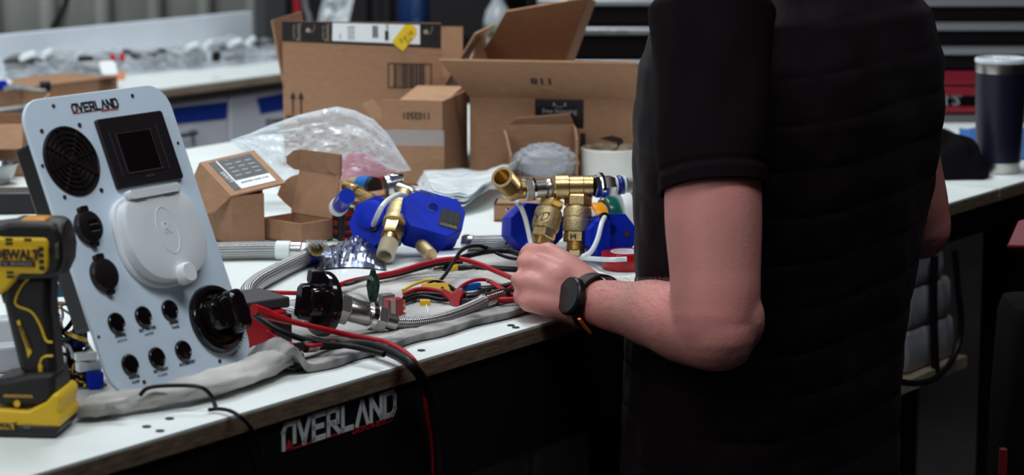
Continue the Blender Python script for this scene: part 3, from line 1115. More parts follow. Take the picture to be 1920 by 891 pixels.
hs = side('motor_housing', [(-70, 420), (18, 408), (32, 402), (112, 402), (125, 412), (131, 432), (134, 455), (131, 482), (124, 498), (108, 506), (40, 512), (-70, 512)], -.026, .026, dk, .010)
g = G()
g.lathe([(.0275, 0), (.0265, .008), (.0245, .0135), (.018, .015)], 28, Matrix.Translation((d2(102, 0)[0], 0, d2(0, 452)[1])) @ Matrix.Rotation(math.pi / 2, 4, 'Y'))
rc = g.build('rear_cap', dk, drl)
for k in range(7):
    a = DG(-70 + k * 22)
    g = G()
    g.cbox((0, 0, 0), (.0035, .013, .0012), Matrix.Translation((d2(124, 0)[0], -.0262 * math.cos(a), d2(0, 452)[1] + .0262 * math.sin(a))) @ Matrix.Rotation(-a, 4, 'X') @ Matrix.Rotation(DG(90), 4, 'X'))
    g.build('vent_rib', mat('vent_grey', (.06, .05, .035), .6), rc)
sh = side('yellow_shell', [(-70, 425), (4, 424), (20, 428), (106, 428), (110, 440), (108, 488), (98, 498), (50, 498), (40, 514), (20, 534), (0, 545), (-70, 548)], -.0285, .0285, dy_, .004)
side('top_plate', [(46, 398), (96, 398), (94, 412), (44, 412)], -.013, .013, mat('amber_plate', (.55, .22, .012), .35), .003)
side('side_badge', [(12, 448), (82, 448), (82, 486), (12, 486)], -.0292, -.0280, mat('badge_yellow', (.70, .36, .01), .5), .0005, sh)
side('side_stripe', [(16, 472), (82, 472), (82, 483), (16, 483)], -.0297, -.0290, ink, 0, sh)
for i, py in enumerate((449, 461, 473, 485)):
    side('vent_slot', [(90, py - 4), (100, py - 4), (100, py + 4), (90, py + 4)], -.0292, -.0280, ink, .0004, sh)
for px, py in ((34, 432), (34, 440), (34, 495), (34, 503), (70, 432)):
    side('vent_slot', [(px - 7, py - 2.5), (px + 7, py - 2.5), (px + 7, py + 2.5), (px - 7, py + 2.5)], -.0290, -.0280, ink, .0003, sh)
DT = lambda px, py, y: Matrix.Translation((d2(px, py)[0], y, d2(px, py)[1])) @ Matrix.Rotation(math.pi / 2, 4, 'X')
text('DEWALT', .0125, DT(48, 461, -.0296), ink, sh, 'brand_lettering', bold=.0005, sx=.86)
text('12v  BRUSHLESS', .0042, DT(48, 478, -.0300), gry, sh, 'brand_lettering')
hd = side('handle', [(36, 505), (104, 500), (100, 560), (104, 620), (108, 680), (112, 700), (60, 705), (36, 690), (22, 620), (10, 560), (14, 520)], -.0175, .0175, dk, .009)
for pts in ([(68, 505), (52, 520), (38, 545), (38, 562), (66, 574), (82, 600), (92, 628), (104, 632)], [(104, 658), (88, 660), (80, 670), (78, 690)]):
    g = G()
    g.tube(spline([(d2(*p)[0], -.0178, d2(*p)[1]) for p in pts], 5), .0012, 6)
    g.build('yellow_trim', dy_, hd)
side('grip_badge', [(36, 592), (42, 590), (64, 652), (56, 664), (52, 640)], -.0186, -.0172, dy_, .0004, hd)
text('BRUSHLESS', .0048, DT(51, 622, -.0189) @ Matrix.Rotation(DG(-68), 4, 'Z'), ink, hd, 'grip_lettering')
side('trim_end', [(75, 676), (84, 676), (83, 697), (76, 699)], -.0190, -.0172, dy_, .0006, hd)
ft = side('foot', [(-14, 706), (30, 698), (60, 690), (110, 688), (112, 720), (102, 752), (-14, 752)], -.028, .028, dk, .006)
side('foot_slot', [(12, 730), (68, 730), (70, 736), (12, 736)], -.0287, -.0278, mat('dim_yellow', (.35, .19, .02), .5), .0004, ft)
g = G()
g.lathe([(.0032, 0), (.0032, .001), (.0014, .0004)], 14, DT(38, 747, -.028))
g.build('foot_screw', dy_, ft)
bt_ = side('battery_yellow', [(-20, 757), (60, 760), (96, 742), (112, 724), (122, 732), (124, 745), (118, 760), (124, 770), (122, 790), (-20, 790)], -.031, .031, dy_, .004)
side('battery_base', [(-20, 788), (120, 788), (117, 804), (108, 812), (-20, 812)], -.0315, .0315, mat('battery_black', (.013, .012, .012), .5), .004)
side('battery_label', [(-18, 780), (36, 780), (34, 796), (-18, 796)], -.0324, -.0312, dy_, .0004, bt_)
text('DEWALT', .0075, DT(12, 789, -.0328), ink, bt_, 'brand_lettering', bold=.0003, sx=.86)
text('2.0', .005, DT(58, 790, -.0320), gry, bt_, 'brand_lettering')
g = G()
g.lathe([(.024, 0), (.024, .012), (.0215, .016), (.0215, .034), (.018, .044), (.010, .046)], 28, Matrix.Translation((d2(-66, 0)[0], 0, d2(0, 462)[1])) @ Matrix.Rotation(-math.pi / 2, 4, 'Y'))
g.build('chuck', dk, drl)
side('trigger', [(0, 520), (18, 520), (20, 560), (6, 568), (0, 545)], -.011, .011, dk, .004)

# ================================================================== canvas cloth
canvas = mat('canvas', (0.40, 0.37, 0.36), 0.95, col2=(0.68, 0.65, 0.61), var=0.45, vscale=9, bump=0.5, bscale=900, sheen=0.15, detail=6)
FB = [((448, 722), (470, 580)), ((500, 712), (560, 565)), ((575, 704), (640, 545)), ((650, 686), (700, 525)), ((720, 665), (760, 505)), ((790, 643), (830, 490)), ((860, 624), (890, 480)), ((930, 605), (950, 470)), ((1000, 588), (1010, 465)), ((1060, 574), (1060, 458))]
fx = [(bl(T(*a)), bl(T(*b))) for a, b in FB]


def cloth(s, t):
    q = s * (len(fx) - 1)
    i = min(int(q), len(fx) - 2)
    k = q - i
    a, b = fx[i][0].lerp(fx[i + 1][0], k), fx[i][1].lerp(fx[i + 1][1], k)
    tt = max(0, t - .06) / .94
    p = a.lerp(b, tt)
    p.y += .002 * math.sin(s * 37) + .003 * noise.noise(Vector((s * 9, 3, t)))
    edge = min(1, t / .06)
    h = .0006 + .0085 * math.sin(edge * math.pi / 2) * (1 - .72 * min(1, max(0, tt - .03) / .22))
    if t < .06:
        p.y += .004 * (1 - edge) ** 2
    h += .0028 * abs(noise.noise(Vector((p.x * 22, p.y * 34, 1)))) * edge + .0016 * abs(noise.noise(Vector((p.x * 60 + p.y * 30, p.y * 70, 5)))) * edge
    # the standing fold beside the panel
    cx = bl(T(520, 700)).x
    d = (p.x - cx)
    ridge = math.exp(-(d / .020) ** 2) * (1 if d < 0 else math.exp(-(d / .012) ** 2)) * max(0, 1 - abs(tt - .06) / .22)
    h += .030 * ridge
    return (p.x, p.y, ZT + h)


g = G(BM)
g.sheet(lambda s, t: cloth(s, .17 + .83 * t), 170, 40)
cl = thing('canvas_cloth', 'soiled off-white canvas cloth spread along the front of the bench', 'cloth', BM @ Matrix.Translation(bl(T(700, 640))))
g.build('cloth_sheet', canvas, cl, world=True, angle=0, solid=.0012).data.shade_smooth()
soiled = mat('soiled_canvas', (0.10, 0.09, 0.10), 0.95, col2=(0.46, 0.43, 0.42), var=0.4, vscale=26, bump=0.5, bscale=900, detail=8)
g = G(BM)
g.sheet(lambda s, t: cloth(s, .17 * t), 170, 14)
g.build('soiled_hem', soiled, cl, world=True, angle=0, solid=.0012).data.shade_smooth()
# rolled end below the panel
R0 = [(146, 768, .009, .010), (172, 763, .012, .013), (205, 758, .011, .012), (260, 748, .012, .012), (320, 738, .013, .013), (385, 722, .014, .014), (440, 705, .014, .0145), (490, 686, .016, .015), (530, 668, .016, .014), (556, 678, .012, .010)]
path = spline([tuple(T(a, b, ZT + c)) + () for a, b, c, d in R0], 6)
rad = [d for a, b, c, d in R0]


def rr(i, n):
    q = i / (n - 1) * (len(rad) - 1)
    k = min(int(q), len(rad) - 2)
    return rad[k] + (rad[k + 1] - rad[k]) * (q - k)


secs = []
n_ = len(path)
for i, p in enumerate(path):
    t = (path[min(i + 1, n_ - 1)] - path[max(i - 1, 0)]).normalized()
    side_ = t.cross(ZV).normalized()
    ring = []
    for k in range(28):
        a = 2 * math.pi * k / 28
        r = rr(i, n_) * (1 + .26 * noise.noise(Vector((i * .24, math.cos(a) * 1.7, math.sin(a) * 1.7))) + .14 * noise.noise(Vector((i * .7, math.cos(a) * 4, math.sin(a) * 4))) + .10 * math.sin(3 * a + i * .25))
        z = p.z + r * .82 * math.sin(a)
        ring.append(p + side_ * r * 1.35 * math.cos(a) + ZV * (max(z, ZT + .0008) - p.z))
    secs.append(ring)
g = G()
g.loft(secs, caps=False)
# inner curl at the open end
sec2 = []
for i in range(5):
    p = path[0] + (path[1] - path[0]).normalized() * (.004 + i * .012)
    sec2.append([p + (q - path[0]) * (.72 - .1 * i) for q in secs[0]])
g.loft(sec2, caps=True)
g.loft([secs[0], sec2[0]], caps=False)
o = g.build('rolled_cloth_end', canvas, cl, world=True, angle=0)
o.data.shade_smooth()

# ================================================================== fittings, valves, hoses
def hexo(r, n=6, ph=0.0):
    return [(r * math.cos(2 * math.pi * k / n + ph), r * math.sin(2 * math.pi * k / n + ph)) for k in range(n)]


def run(parent, p0, p1, segs, hint=(0, 0, 1)):
    """row of turned pieces along p0->p1; segs = (name, kind, share of length, radius, material)"""
    p0, p1 = Vector(p0), Vector(p1)
    M = along(p0, p1, hint)
    L = (p1 - p0).length
    tot = sum(s[2] for s in segs)
    z = 0
    res = []
    for nm, kind, sh, r, m in segs:
        l = L * sh / tot
        g = G(M)
        if kind == 'hex':
            g.layers(hexo(r), [(z, .92), (z + l * .12, 1), (z + l * .88, 1), (z + l, .92)])
        elif kind == 'thr':
            k = max(3, int(l / .0018))
            prof = []
            for i in range(k):
                prof += [(r, z + l * i / k), (r * .90, z + l * (i + .5) / k)]
            prof += [(r, z + l), (r * .72, z + l), (r * .70, z + l * .3)]
            g.lathe(prof, 24)
        elif kind == 'thr0':
            k = max(3, int(l / .0018))
            prof = [(r * .66, z + l * .9), (r * .74, z)]
            for i in range(k):
                prof += [(r, z + l * i / k), (r * .90, z + l * (i + .5) / k)]
            prof += [(r, z + l)]
            g.lathe(prof, 24)
        elif kind == 'rib':
            k = max(3, int(l / .004))
            prof = []
            for i in range(k):
                prof += [(r, z + l * i / k), (r, z + l * (i + .7) / k), (r * .93, z + l * (i + .75) / k), (r * .93, z + l * (i + .98) / k)]
            g.lathe(prof, 24)
        elif kind == 'barrel':
            g.lathe([(r * .78, z), (r * .97, z + l * .10), (r, z + l * .2), (r, z + l * .42), (r * .96, z + l * .45), (r * .96, z + l * .52), (r, z + l * .55), (r, z + l * .85), (r * .9, z + l)], 28)
        elif kind == 'cone':
            g.lathe([(r, z), (r * .7, z + l)], 24)
        elif kind == 'ball':
            g.lathe([(r * .7, z), (r * .93, z + l * .2), (r, z + l * .5), (r * .93, z + l * .8), (r * .7, z + l)], 24)
        else:
            g.lathe([(r * .94, z), (r, z + l * .06), (r, z + l * .94), (r * .94, z + l)], 24)
        res.append(g.build(nm, m, parent, world=True, angle=0.5))
        z += l
    return res


def path3(pts, n=8):
    """pixel path with heights above the bench top"""
    return spline([T(a, b, ZT + h) for a, b, h in pts], n)


def cable(name, m, pts, r, label=None, cat='cable', parent=None, n=8, group=None, seg=7):
    g = G()
    g.tube(path3(pts, n), r, seg)
    o = g.build(name, m, parent, world=parent is not None, angle=1.2)
    if parent is None:
        tag(o, label, cat, group)
    return o


def actuator(root, c, X, n, w, h, d, label=True):
    X = Vector(X).normalized()
    n = Vector(n)
    n = (n - X * n.dot(X)).normalized()
    Y = n.cross(X)
    M = frame(Vector(c), X, Y, n)
    cw, ch = w / 2, h / 2
    k = .017
    out = [(-cw + k, -ch), (cw - k, -ch), (cw, -ch + k * 1.1), (cw, ch - k), (cw - k * .8, ch), (-cw + k * 1.2, ch), (-cw, ch - k * 1.2), (-cw, -ch + k)]
    g = G(M)
    g.layers(out, [(-d, .94), (-d + .006, .98), (-.022, .98), (-.0215, 1.0), (-.002, 1.0), (0, .975)])
    hs_ = g.build('actuator_housing', blue_pl, root, world=True, angle=0.4)
    g = G(M)
    g.lathe([(.0075, 0), (.0075, .0006), (.006, .0008), (.0055, -.001)], 20, Matrix.Translation((-.002, .008, 0)))
    g.build('position_window', mat('dark_blue', (.003, .015, .22), .3), hs_, world=True)
    if label:
        g = G(M)
        g.prism(rrect(.028, .030, .001, 2), .0001, .0006, Matrix.Translation((cw * .56, -.004, 0)))
        lb_ = g.build('rating_label', mat('label_dark', (.012, .012, .016), .45), hs_, world=True)
        for i in range(4):
            text('DC 9-24V 2W', .0034, M @ Matrix.Translation((cw * .56, .006 - i * .0042, .0007)), mat('dim_print', (.10, .10, .13), .5), lb_, 'label_lettering', world=True)
        text('U.S.SOLID', .0052, M @ Matrix.Translation((cw * .56, -.0155, .0007)), mat('label_gold', (.45, .38, .12), .5), lb_, 'label_lettering', world=True)
    for sx, sy in ((-1, -1), (1, -1), (1, 1), (-1, 1)):
        g = G(M)
        g.lathe([(.0022, -d - .001), (.0022, -d + .002)], 10, Matrix.Translation((sx * cw * .75, sy * ch * .75, 0)))
        g.build('housing_screw', chrome, hs_, world=True)
    return M


# ---- pair of motorised valves joined by a brass body, left
v1 = thing('motorised_valve', 'large blue motorised valve with black rating label lying beside the foil pouch', 'valve', T(800, 468))
actuator(v1, D(812, 398, 3.15), (.955, .06, -.285), (.13, -.66, .74), .086, .066, .046)
run(v1, D(760, 362, 3.19), D(722, 480, 3.09), [('pipe_end', 'cyl', 10, .010, brass_raw), ('valve_barrel', 'barrel', 30, .0165, brass_raw), ('collar', 'cyl', 6, .0175, brass_raw), ('hex_end', 'hex', 16, .0155, brass), ('neck', 'cyl', 8, .011, brass), ('threaded_nipple', 'thr', 18, .0125, mat('taped_thread', (.66, .58, .42), .5, .3))])
g = G()
g.tube(spline([D(775, 358, 3.15), D(800, 362, 3.14), D(815, 368, 3.13)], 5), .0012, 6)
g.build('wire_bail', steel, v1, world=True)
run(v1, D(790, 460, 3.13), D(808, 478, 3.09), [('brass_stub', 'cyl', 10, .009, brass_raw)])
v0 = thing('motorised_valve', 'small blue motorised valve seen from its cable side next to the barcode box', 'valve', T(700, 462))
M0 = actuator(v0, D(700, 414, 3.16), (.80, -.45, -.25), (-.42, -.80, .42), .066, .066, .042, label=False)
g = G(M0)
g.lathe([(.0085, -.001), (.0085, .004), (.006, .0045), (.005, .001)], 20, Matrix.Translation((.004, -.006, 0)))
g.build('cable_gland', black_pl, v0, world=True)
p = M0 @ Vector((.004, -.006, .002))
g = G()
g.tube(spline([p, D(712, 395, 3.08), D(726, 377, 3.09), D(745, 366, 3.12), D(757, 366, 3.15)], 6), .0036, 9)
g.build('white_lead', wire_white, v0, world=True)
for a, b in ((.021, .008), (.021, -.006)):
    g = G(M0)
    g.lathe([(.0026, 0), (.0026, .0015), (.001, .0018)], 12, Matrix.Translation((a, b, 0)))
    g.build('cover_screw', chrome, v0, world=True)
g = G(M0)
g.lathe([(.020, 0), (.020, .004), (.017, .006), (.006, .006)], 24, Matrix.Translation((-.006, .006, 0)))
g.build('housing_boss', blue_pl, v0, world=True)

# ---- upright valve pair right, with their header pipe
v2 = thing('marked_valve', 'upright brass motorised valve handwritten YD left of its twin by the hand', 'valve', T(1020, 478))
run(v2, D(1037, 366, 3.16), D(1013, 463, 3.12), [('steel_neck', 'hex', 12, .011, steel), ('hex_top', 'hex', 16, .0175, brass), ('valve_barrel', 'barrel', 44, .0185, brass_raw), ('hex_bottom', 'hex', 18, .0175, brass), ('threaded_nipple', 'thr', 14, .0125, brass)])
actuator(v2, D(1008, 425, 3.165), (.9, .3, -.1), (-.3, -.9, .2), .075, .062, .045, label=False)
ax = (D(1012, 470, 3.12) - D(1037, 366, 3.16)).normalized()
text('YD', .017, frame(D(1014, 408, 3.108), Vector((.97, .1, .2)), -ax, Vector((0, -1, .1))), ink, v2, 'handwritten_mark', shear=.2, world=True)
v3 = thing('marked_valve', 'upright brass motorised valve handwritten M with blue actuator and white lead', 'valve', T(1080, 484))
run(v3, D(1085, 352, 3.15), D(1079, 482, 3.12), [('tee_branch', 'cone', 14, .0135, brass), ('hex_top', 'hex', 17, .0185, brass), ('valve_barrel', 'barrel', 42, .0190, brass_raw), ('hex_bottom', 'hex', 16, .0175, brass), ('threaded_nipple', 'thr', 14, .0130, brass), ('lower_nut', 'hex', 10, .0130, brass_raw)])
text('M', .011, frame(D(1074, 444, 3.112), Vector((1, 0, 0)), Vector((0, .1, 1)), Vector((0, -1, .1))), ink, v3, 'handwritten_mark', world=True)
M3 = actuator(v3, D(1149, 442, 3.105), (.95, .28, -.05), (-.25, -.94, .20), .064, .058, .046, label=False)
g = G(M3)
g.lathe([(.0065, -.001), (.0065, .004), (.004, .0045)], 18, Matrix.Translation((-.012, .024, 0)))
g.build('cable_gland', black_pl, v3, world=True)
g = G(M3)
g.lathe([(.004, 0), (.004, .0008), (.002, .001)], 16, Matrix.Translation((.020, .002, .0004)))
g.build('brass_stem', brass, v3, world=True)
g = G(M3)
g.layers(rrect(.022, .05, .006, 4), [(0, 1), (.007, .96), (.009, .85)], Matrix.Translation((-.016, -.002, 0)))
g.build('housing_boss', blue_pl, v3, world=True)
p = M3 @ Vector((-.012, .024, .003))
g = G()
g.tube(spline([p, D(1128, 420, 3.06), D(1120, 450, 3.04), D(1108, 472, 3.03), D(1092, 482, 3.03)], 6), .0033, 9)
g.build('white_lead', wire_white, v3, world=True)
run(v3, D(1100, 425, 3.14), D(1112, 422, 3.15), [('valve_stem', 'cyl', 6, .012, brass)])

hp = thing('header_pipe', 'horizontal row of brass and steel pipe fittings on top of the upright valves', 'pipe fittings', T(1050, 478))
run(hp, D(941, 332, 3.10), D(966, 362, 3.135), [('threaded_elbow', 'thr0', 22, .0150, brass), ('elbow_body', 'ball', 16, .0150, brass)])
run(hp, D(968, 357, 3.135), D(1036, 352, 3.15), [('elbow_shoulder', 'cyl', 16, .0115, brass), ('hex_nut', 'hex', 16, .0165, steel), ('chrome_collar', 'cyl', 6, .0150, chrome), ('swivel', 'cyl', 22, .0125, steel), ('steel_tee', 'ball', 16, .0130, steel)])
run(hp, D(1042, 351, 3.15), D(1112, 350, 3.15), [('ribbed_end', 'rib', 26, .0170, brass), ('tee_body', 'cyl', 30, .0150, brass), ('ribbed_end', 'rib', 18, .0150, brass)])
run(hp, D(1112, 350, 3.15), D(1150, 348, 3.16), [('chrome_nut', 'hex', 9, .0160, chrome), ('lock_ring', 'cyl', 6, .0185, chrome), ('hex_nut', 'hex', 20, .0145, steel)])
run(hp, D(1150, 348, 3.16), D(1170, 347, 3.165), [('white_ring', 'cyl', 4, .0125, white_pl), ('blue_ring', 'ball', 12, .0135, mat('navy_ring', (.01, .02, .22), .4)), ('white_ring', 'cyl', 3, .0125, white_pl)])
g = G()
g.tube(spline([D(1170, 347, 3.165), D(1185, 348, 3.175), D(1198, 351, 3.19), D(1210, 357, 3.20)], 8), .0100, 16)
g.build('braided_hose', hose_braid, hp, world=True)
g = G()
g.tube(path3([(996, 488, .004), (1040, 482, .005), (1090, 484, .006), (1140, 487, .017), (1175, 486, .018)]), .0032, 8)
tag(g.build('white_lead', wire_white, None), 'white lead lying behind the knuckles and running to the red tape roll', 'cable')
cable('white_lead', wire_white, [(962, 372, .075), (975, 385, .072), (985, 410, .055), (992, 440, .035), (998, 470, .02), (1004, 484, .008)], .0034, 'white lead hanging from the brass elbow down to the hand', 'cable')
cable('white_lead', wire_white, [(972, 382, .06), (968, 400, .05), (972, 425, .038), (984, 450, .02), (994, 475, .01)], .0028, 'thin looped white lead left of the valve marked YD', 'cable')
g = G()
run_t = thing('white_elbow', 'white plastic elbow at the foot of the valve marked YD', 'pipe fitting', T(1000, 480))
run(run_t, T(998, 470, ZT + .010), T(1022, 462, ZT + .014), [('cap_body', 'cyl', 10, .009, white_pl), ('cap_rim', 'cyl', 3, .0105, white_pl)])

# ---- tape rolls
def roll(name, label, c, ax, r, w, m, rin=.6, group=None):
    t = thing(name, label, 'tape', Vector((c.x, c.y, c.z)), group)
    M = along(c - Vector(ax).normalized() * w / 2, c + Vector(ax).normalized() * w / 2)
    g = G(M)
    g.lathe([(r * rin, 0), (r * .985, 0), (r, .001), (r, w - .001), (r * .985, w), (r * rin, w), (r * rin, 0)], 36, caps=False)
    g.build('tape_winding', m, t, world=True, angle=.5)
    g = G(M)
    g.lathe([(r * rin * .9, -.0004), (r * rin, -.0004), (r * rin, w + .0004), (r * rin * .9, w + .0004), (r * rin * .9, -.0004)], 30, caps=False)
    g.build('tape_core', paper, t, world=True)


axr = (.93, .36, 0)
orange_t = mat('orange_tape', (.80, .28, .008), .25)
green_t = mat('green_tape', (.004, .085, .060), .2)
c0 = T(1136, 455, ZT)
step = Vector(axr).normalized()
for k, (nm, off, r, w, m, lbl) in enumerate((('tape_roll', 0, .025, .016, orange_t, 'orange electrical tape roll at the front of the standing rolls'),
                                            ('tape_roll', .019, .029, .016, green_t, 'dark green electrical tape roll right behind the orange one'),
                                            ('tape_roll', .038, .033, .016, mat('white_tape', (.72, .74, .74), .3), 'white electrical tape roll between the two green rolls'),
                                            ('tape_roll', .058, .037, .018, green_t, 'dark green tape roll nearest the black vest'))):
    c = Vector((c0.x, c0.y, ZT + r + .022)) + step * off + Vector((-.012, .035, 0))
    c.z = ZT + r + .0005
    roll(nm, lbl, c, axr, r, w, m, .62, 'standing electrical tape rolls')
c = T(1172, 503, ZT) + Vector((0, .003, .011))
roll('tape_roll', 'red electrical tape roll lying flat beside the hand', c, (0, 0, 1), .031, .021, mat('red_tape', (.42, .006, .012), .25), .62)

# ---- hoses
def hose(name, label, pts, r, m=hose_braid, ends=(), n=10):
    P = path3(pts, n)
    h = thing(name, label, 'hose', Vector((P[0].x, P[0].y, ZT)))
    g = G()
    g.tube(P, r, 18)
    g.build('braided_sleeve', m, h, world=True, angle=1.2)
    return h, P


h1, P1 = hose('braided_hose', 'thick braided steel hose lying straight in front of the mailer boxes', [(385, 471, .0125), (430, 470, .0125), (480, 469, .0125), (522, 469, .0125)], .0118)
run(h1, T(518, 469, ZT + .0125), T(582, 470, ZT + .0125), [('white_sleeve', 'cyl', 28, .0126, mat('white_heatshrink', (.72, .76, .75), .5)), ('steel_ferrule', 'cyl', 22, .0118, steel), ('end_nut', 'hex', 16, .0135, steel)])
tb = thing('bagged_brass_tee', 'brass tee in a twist of clear film at the end of the thick hose', 'pipe fitting', T(588, 476))
run(tb, T(582, 470, ZT + .0125), T(612, 474, ZT + .0125), [('tee_body', 'ball', 20, .0135, steel), ('tee_end', 'cyl', 10, .0105, steel)])
run(tb, T(588, 470, ZT + .014), T(594, 464, ZT + .030), [('tee_neck', 'cyl', 10, .009, brass), ('brass_mouth', 'thr', 14, .0100, brass)])
g = G()
g.sheet(lambda a, b: T(572 + 42 * a, 476 - 26 * b, ZT + .010 + .040 * b * (1 - .3 * abs(a - .4)) + .004 * math.sin(a * 31 + b * 17)), 20, 14)
g.build('film_wrap', film, tb, world=True, angle=1.5)
h2, P2 = hose('braided_hose', 'bent braided steel hose curving round behind the black inlet cap', [(576, 482, .011), (545, 496, .011), (510, 514, .011), (482, 530, .011), (466, 546, .011), (466, 560, .011), (485, 571, .010), (520, 582, .010), (560, 592, .010)], .0105)
run(h2, T(590, 478, ZT + .012), T(570, 485, ZT + .011), [('navy_ring', 'ball', 10, .0125, mat('navy_ring', (.01, .02, .22), .4))])
h3, P3 = hose('braided_hose', 'braided steel hose lying between the blue valve and the upright valves', [(880, 456, .010), (915, 455, .010), (950, 454, .010), (990, 453, .010)], .0098)
run(h3, T(868, 455, ZT + .010), T(888, 456, ZT + .010), [('end_nut', 'hex', 10, .012, steel), ('ferrule', 'cyl', 8, .0105, steel)])
h3b, _ = hose('braided_hose', 'short braided hose end with ribbed nut left of the valve marked YD', [(962, 440, .012), (980, 436, .014), (1000, 432, .015)], .0100, hose_braid)
run(h3b, T(955, 442, ZT + .012), T(985, 436, ZT + .014), [('ribbed_nut', 'rib', 20, .0125, steel), ('end_nut', 'hex', 10, .012, steel)])
h4, P4 = hose('braided_hose', 'grey braided hose half hidden behind the tape rolls', [(1178, 428, .0105), (1200, 430, .0105), (1230, 432, .0105)], .0105)
cable('white_lead', wire_white, [(1150, 384, .04), (1165, 374, .045), (1182, 376, .042), (1210, 392, .03)], .003, 'white lead arching over the green tape rolls')

# ---- small fittings between the open mailer and the blue valves
f1 = thing('hose_coupling', 'blue and brass hose coupling with copper tube in front of the pink bag', 'pipe fitting', T(690, 362))
run(f1, D(632, 347, 3.42), D(704, 350, 3.36), [('copper_tube', 'cyl', 28, .009, mat('copper', (.62, .30, .18), .35, 1.0)), ('brass_sleeve', 'cyl', 14, .0125, brass), ('blue_collar', 'rib', 18, .0150, mat('bright_blue', (.01, .16, .55), .35)), ('dark_mouth', 'cyl', 6, .0135, black_pl)])
f2 = thing('brass_barb', 'brass hose barb lying across the barcode box', 'pipe fitting', T(670, 380))
run(f2, D(648, 352, 3.30), D(700, 376, 3.24), [('brass_tube', 'cyl', 16, .0105, brass), ('brass_collar', 'cyl', 5, .0115, brass), ('barbed_end', 'rib', 24, .0085, brass)])
f3 = thing('blue_sleeve', 'translucent blue tube sleeve propped beside the open mailer box', 'pipe fitting', T(640, 400))
run(f3, D(633, 390, 3.26), D(651, 368, 3.20), [('clear_base', 'cyl', 6, .0125, white_pl), ('blue_tube', 'cyl', 18, .0115, mat('deep_blue', (.006, .03, .40), .25))])
f4 = thing('hose_clamp', 'steel band hose clamp with screw head by the red pouch', 'clamp', T(742, 370))
g = G()
M = at(D(737, 346, 3.32), DG(20))
g.add([], [])
g.lathe([(.0135, -.011), (.0150, -.011), (.0150, .011), (.0135, .011), (.0135, -.011)], 24, M @ Matrix.Rotation(DG(80), 4, 'Y'), caps=False)
g.build('clamp_band', steel, f4, world=True)
g = G()
g.cbox((.002, -.004, .010), (.020, .018, .012), M)
g.build('screw_housing', chrome, f4, world=True, bevel=.002)
run(f4, D(745, 352, 3.31), D(775, 362, 3.30), [('steel_tail', 'cyl', 10, .008, steel)])
f5, _ = hose('braided_hose', 'short braided hose lying behind the small blue valve', [(700, 372, .016), (730, 376, .018), (770, 380, .02)], .010)
f6 = thing('wire_pack', 'bundle of red and black wire in a clear pack beside the open mailer', 'wire', T(640, 448))
for k in range(12):
    x0 = 618 + (k % 2) * 2
    y = 398 + k * 4.2
    g = G()
    g.tube([D(x0, y, 3.29), D(640, y + 1 + (k % 3), 3.285), D(662, y + 2 - (k % 2) * 2, 3.29)], .0024, 6)
    g.build('wire_strand', wire_red if k % 4 in (0, 1) else wire_black, f6, world=True)
g = G()
g.cbox((0, 0, 0), (.010, .012, .046), Matrix.Translation(D(640, 422, 3.283)))
g.build('band', black_pl, f6, world=True, bevel=.002)
cable('thin_cable', wire_red, [(625, 440, .004), (650, 448, .004), (690, 452, .004), (720, 462, .004)], .0017, 'thin dark red wire running out from the wire pack under the valve')
g = G()
P = [D(708, 340, 3.45), D(745, 346, 3.42), D(740, 320, 3.46), D(706, 318, 3.48)]
rp = [(a * .055 - .0275, b * .05) for a, b in ((0, 0), (1, 0), (1.1, .8), (.6, 1), (0, .85))]
g = G(at(T(722, 388), DG(20)) @ Matrix.Rotation(DG(70), 4, 'X'))
g.layers(rp, [(-.010, .8), (-.004, 1), (.004, 1), (.010, .8)], ctr=(0, .025))
tag(g.build('red_pouch', red_pl, angle=.5), 'glossy red pouch standing below the clear bag', 'pouch')

# ================================================================== black inlet with brass fitting
ib = T(604, 632, ZT + .006)
ic_ = ib + Vector((0, .008, .036))
ax = Vector((-.80, -.56, .16)).normalized()
il = thing('water_inlet', 'black round water inlet with cap and brass tail lying on the cloth', 'water inlet', ib)
M = along(ic_, ic_ + ax)
g = G(M)
g.lathe([(.0368, -.004), (.0368, .001), (.0350, .005), (.030, .006), (.026, .006), (.026, .010), (.0001, .011)], 44, caps=True)
dsc = g.build('inlet_flange', black_gloss, il, world=True)
g = G(M)
g.layers(rrect(.036, .032, .008, 4), [(.006, 1), (.018, 1), (.023, .9), (.025, .7)], Matrix.Translation((0.004, .004, 0)))
g.build('inlet_cap', black_gloss, dsc, world=True)
g = G(M)
g.layers(rrect(.014, .042, .005, 4), [(.020, 1), (.031, .95), (.034, .8)], Matrix.Translation((.004, .002, 0)))
g.build('cap_grip', black_gloss, dsc, world=True)
g = G(M)
g.layers(rrect(.012, .016, .003, 4), [(.004, 1), (.018, .95), (.020, .8)], Matrix.Translation((-.002, .030, 0)))
g.build('cap_hinge', black_pl, dsc, world=True)
e = T(742, 606, ZT + .0135)
tail = run(il, ic_ - ax * .004, e, [('threaded_brass', 'thr', 16, .0160, brass), ('hex_nut', 'hex', 18, .0185, steel), ('steel_body', 'cyl', 34, .0125, steel), ('swivel_ring', 'cyl', 8, .0160, chrome), ('swivel_nut', 'hex', 16, .0165, steel), ('crimp', 'cyl', 18, .0095, steel)])
g = G()
hp_ = path3([(740, 606, .0135), (775, 606, .011), (815, 600, .011), (855, 588, .012), (890, 573, .014), (912, 562, .016)], 10)
g.tube(hp_, .0068, 14)
g.build('braided_hose', hose_braid_fine, il, world=True, angle=1.2)
run(il, T(906, 565, ZT + .0155), T(958, 549, ZT + .017), [('crimp_ferrule', 'rib', 30, .0085, chrome), ('black_tail', 'cone', 16, .0085, black_pl)])

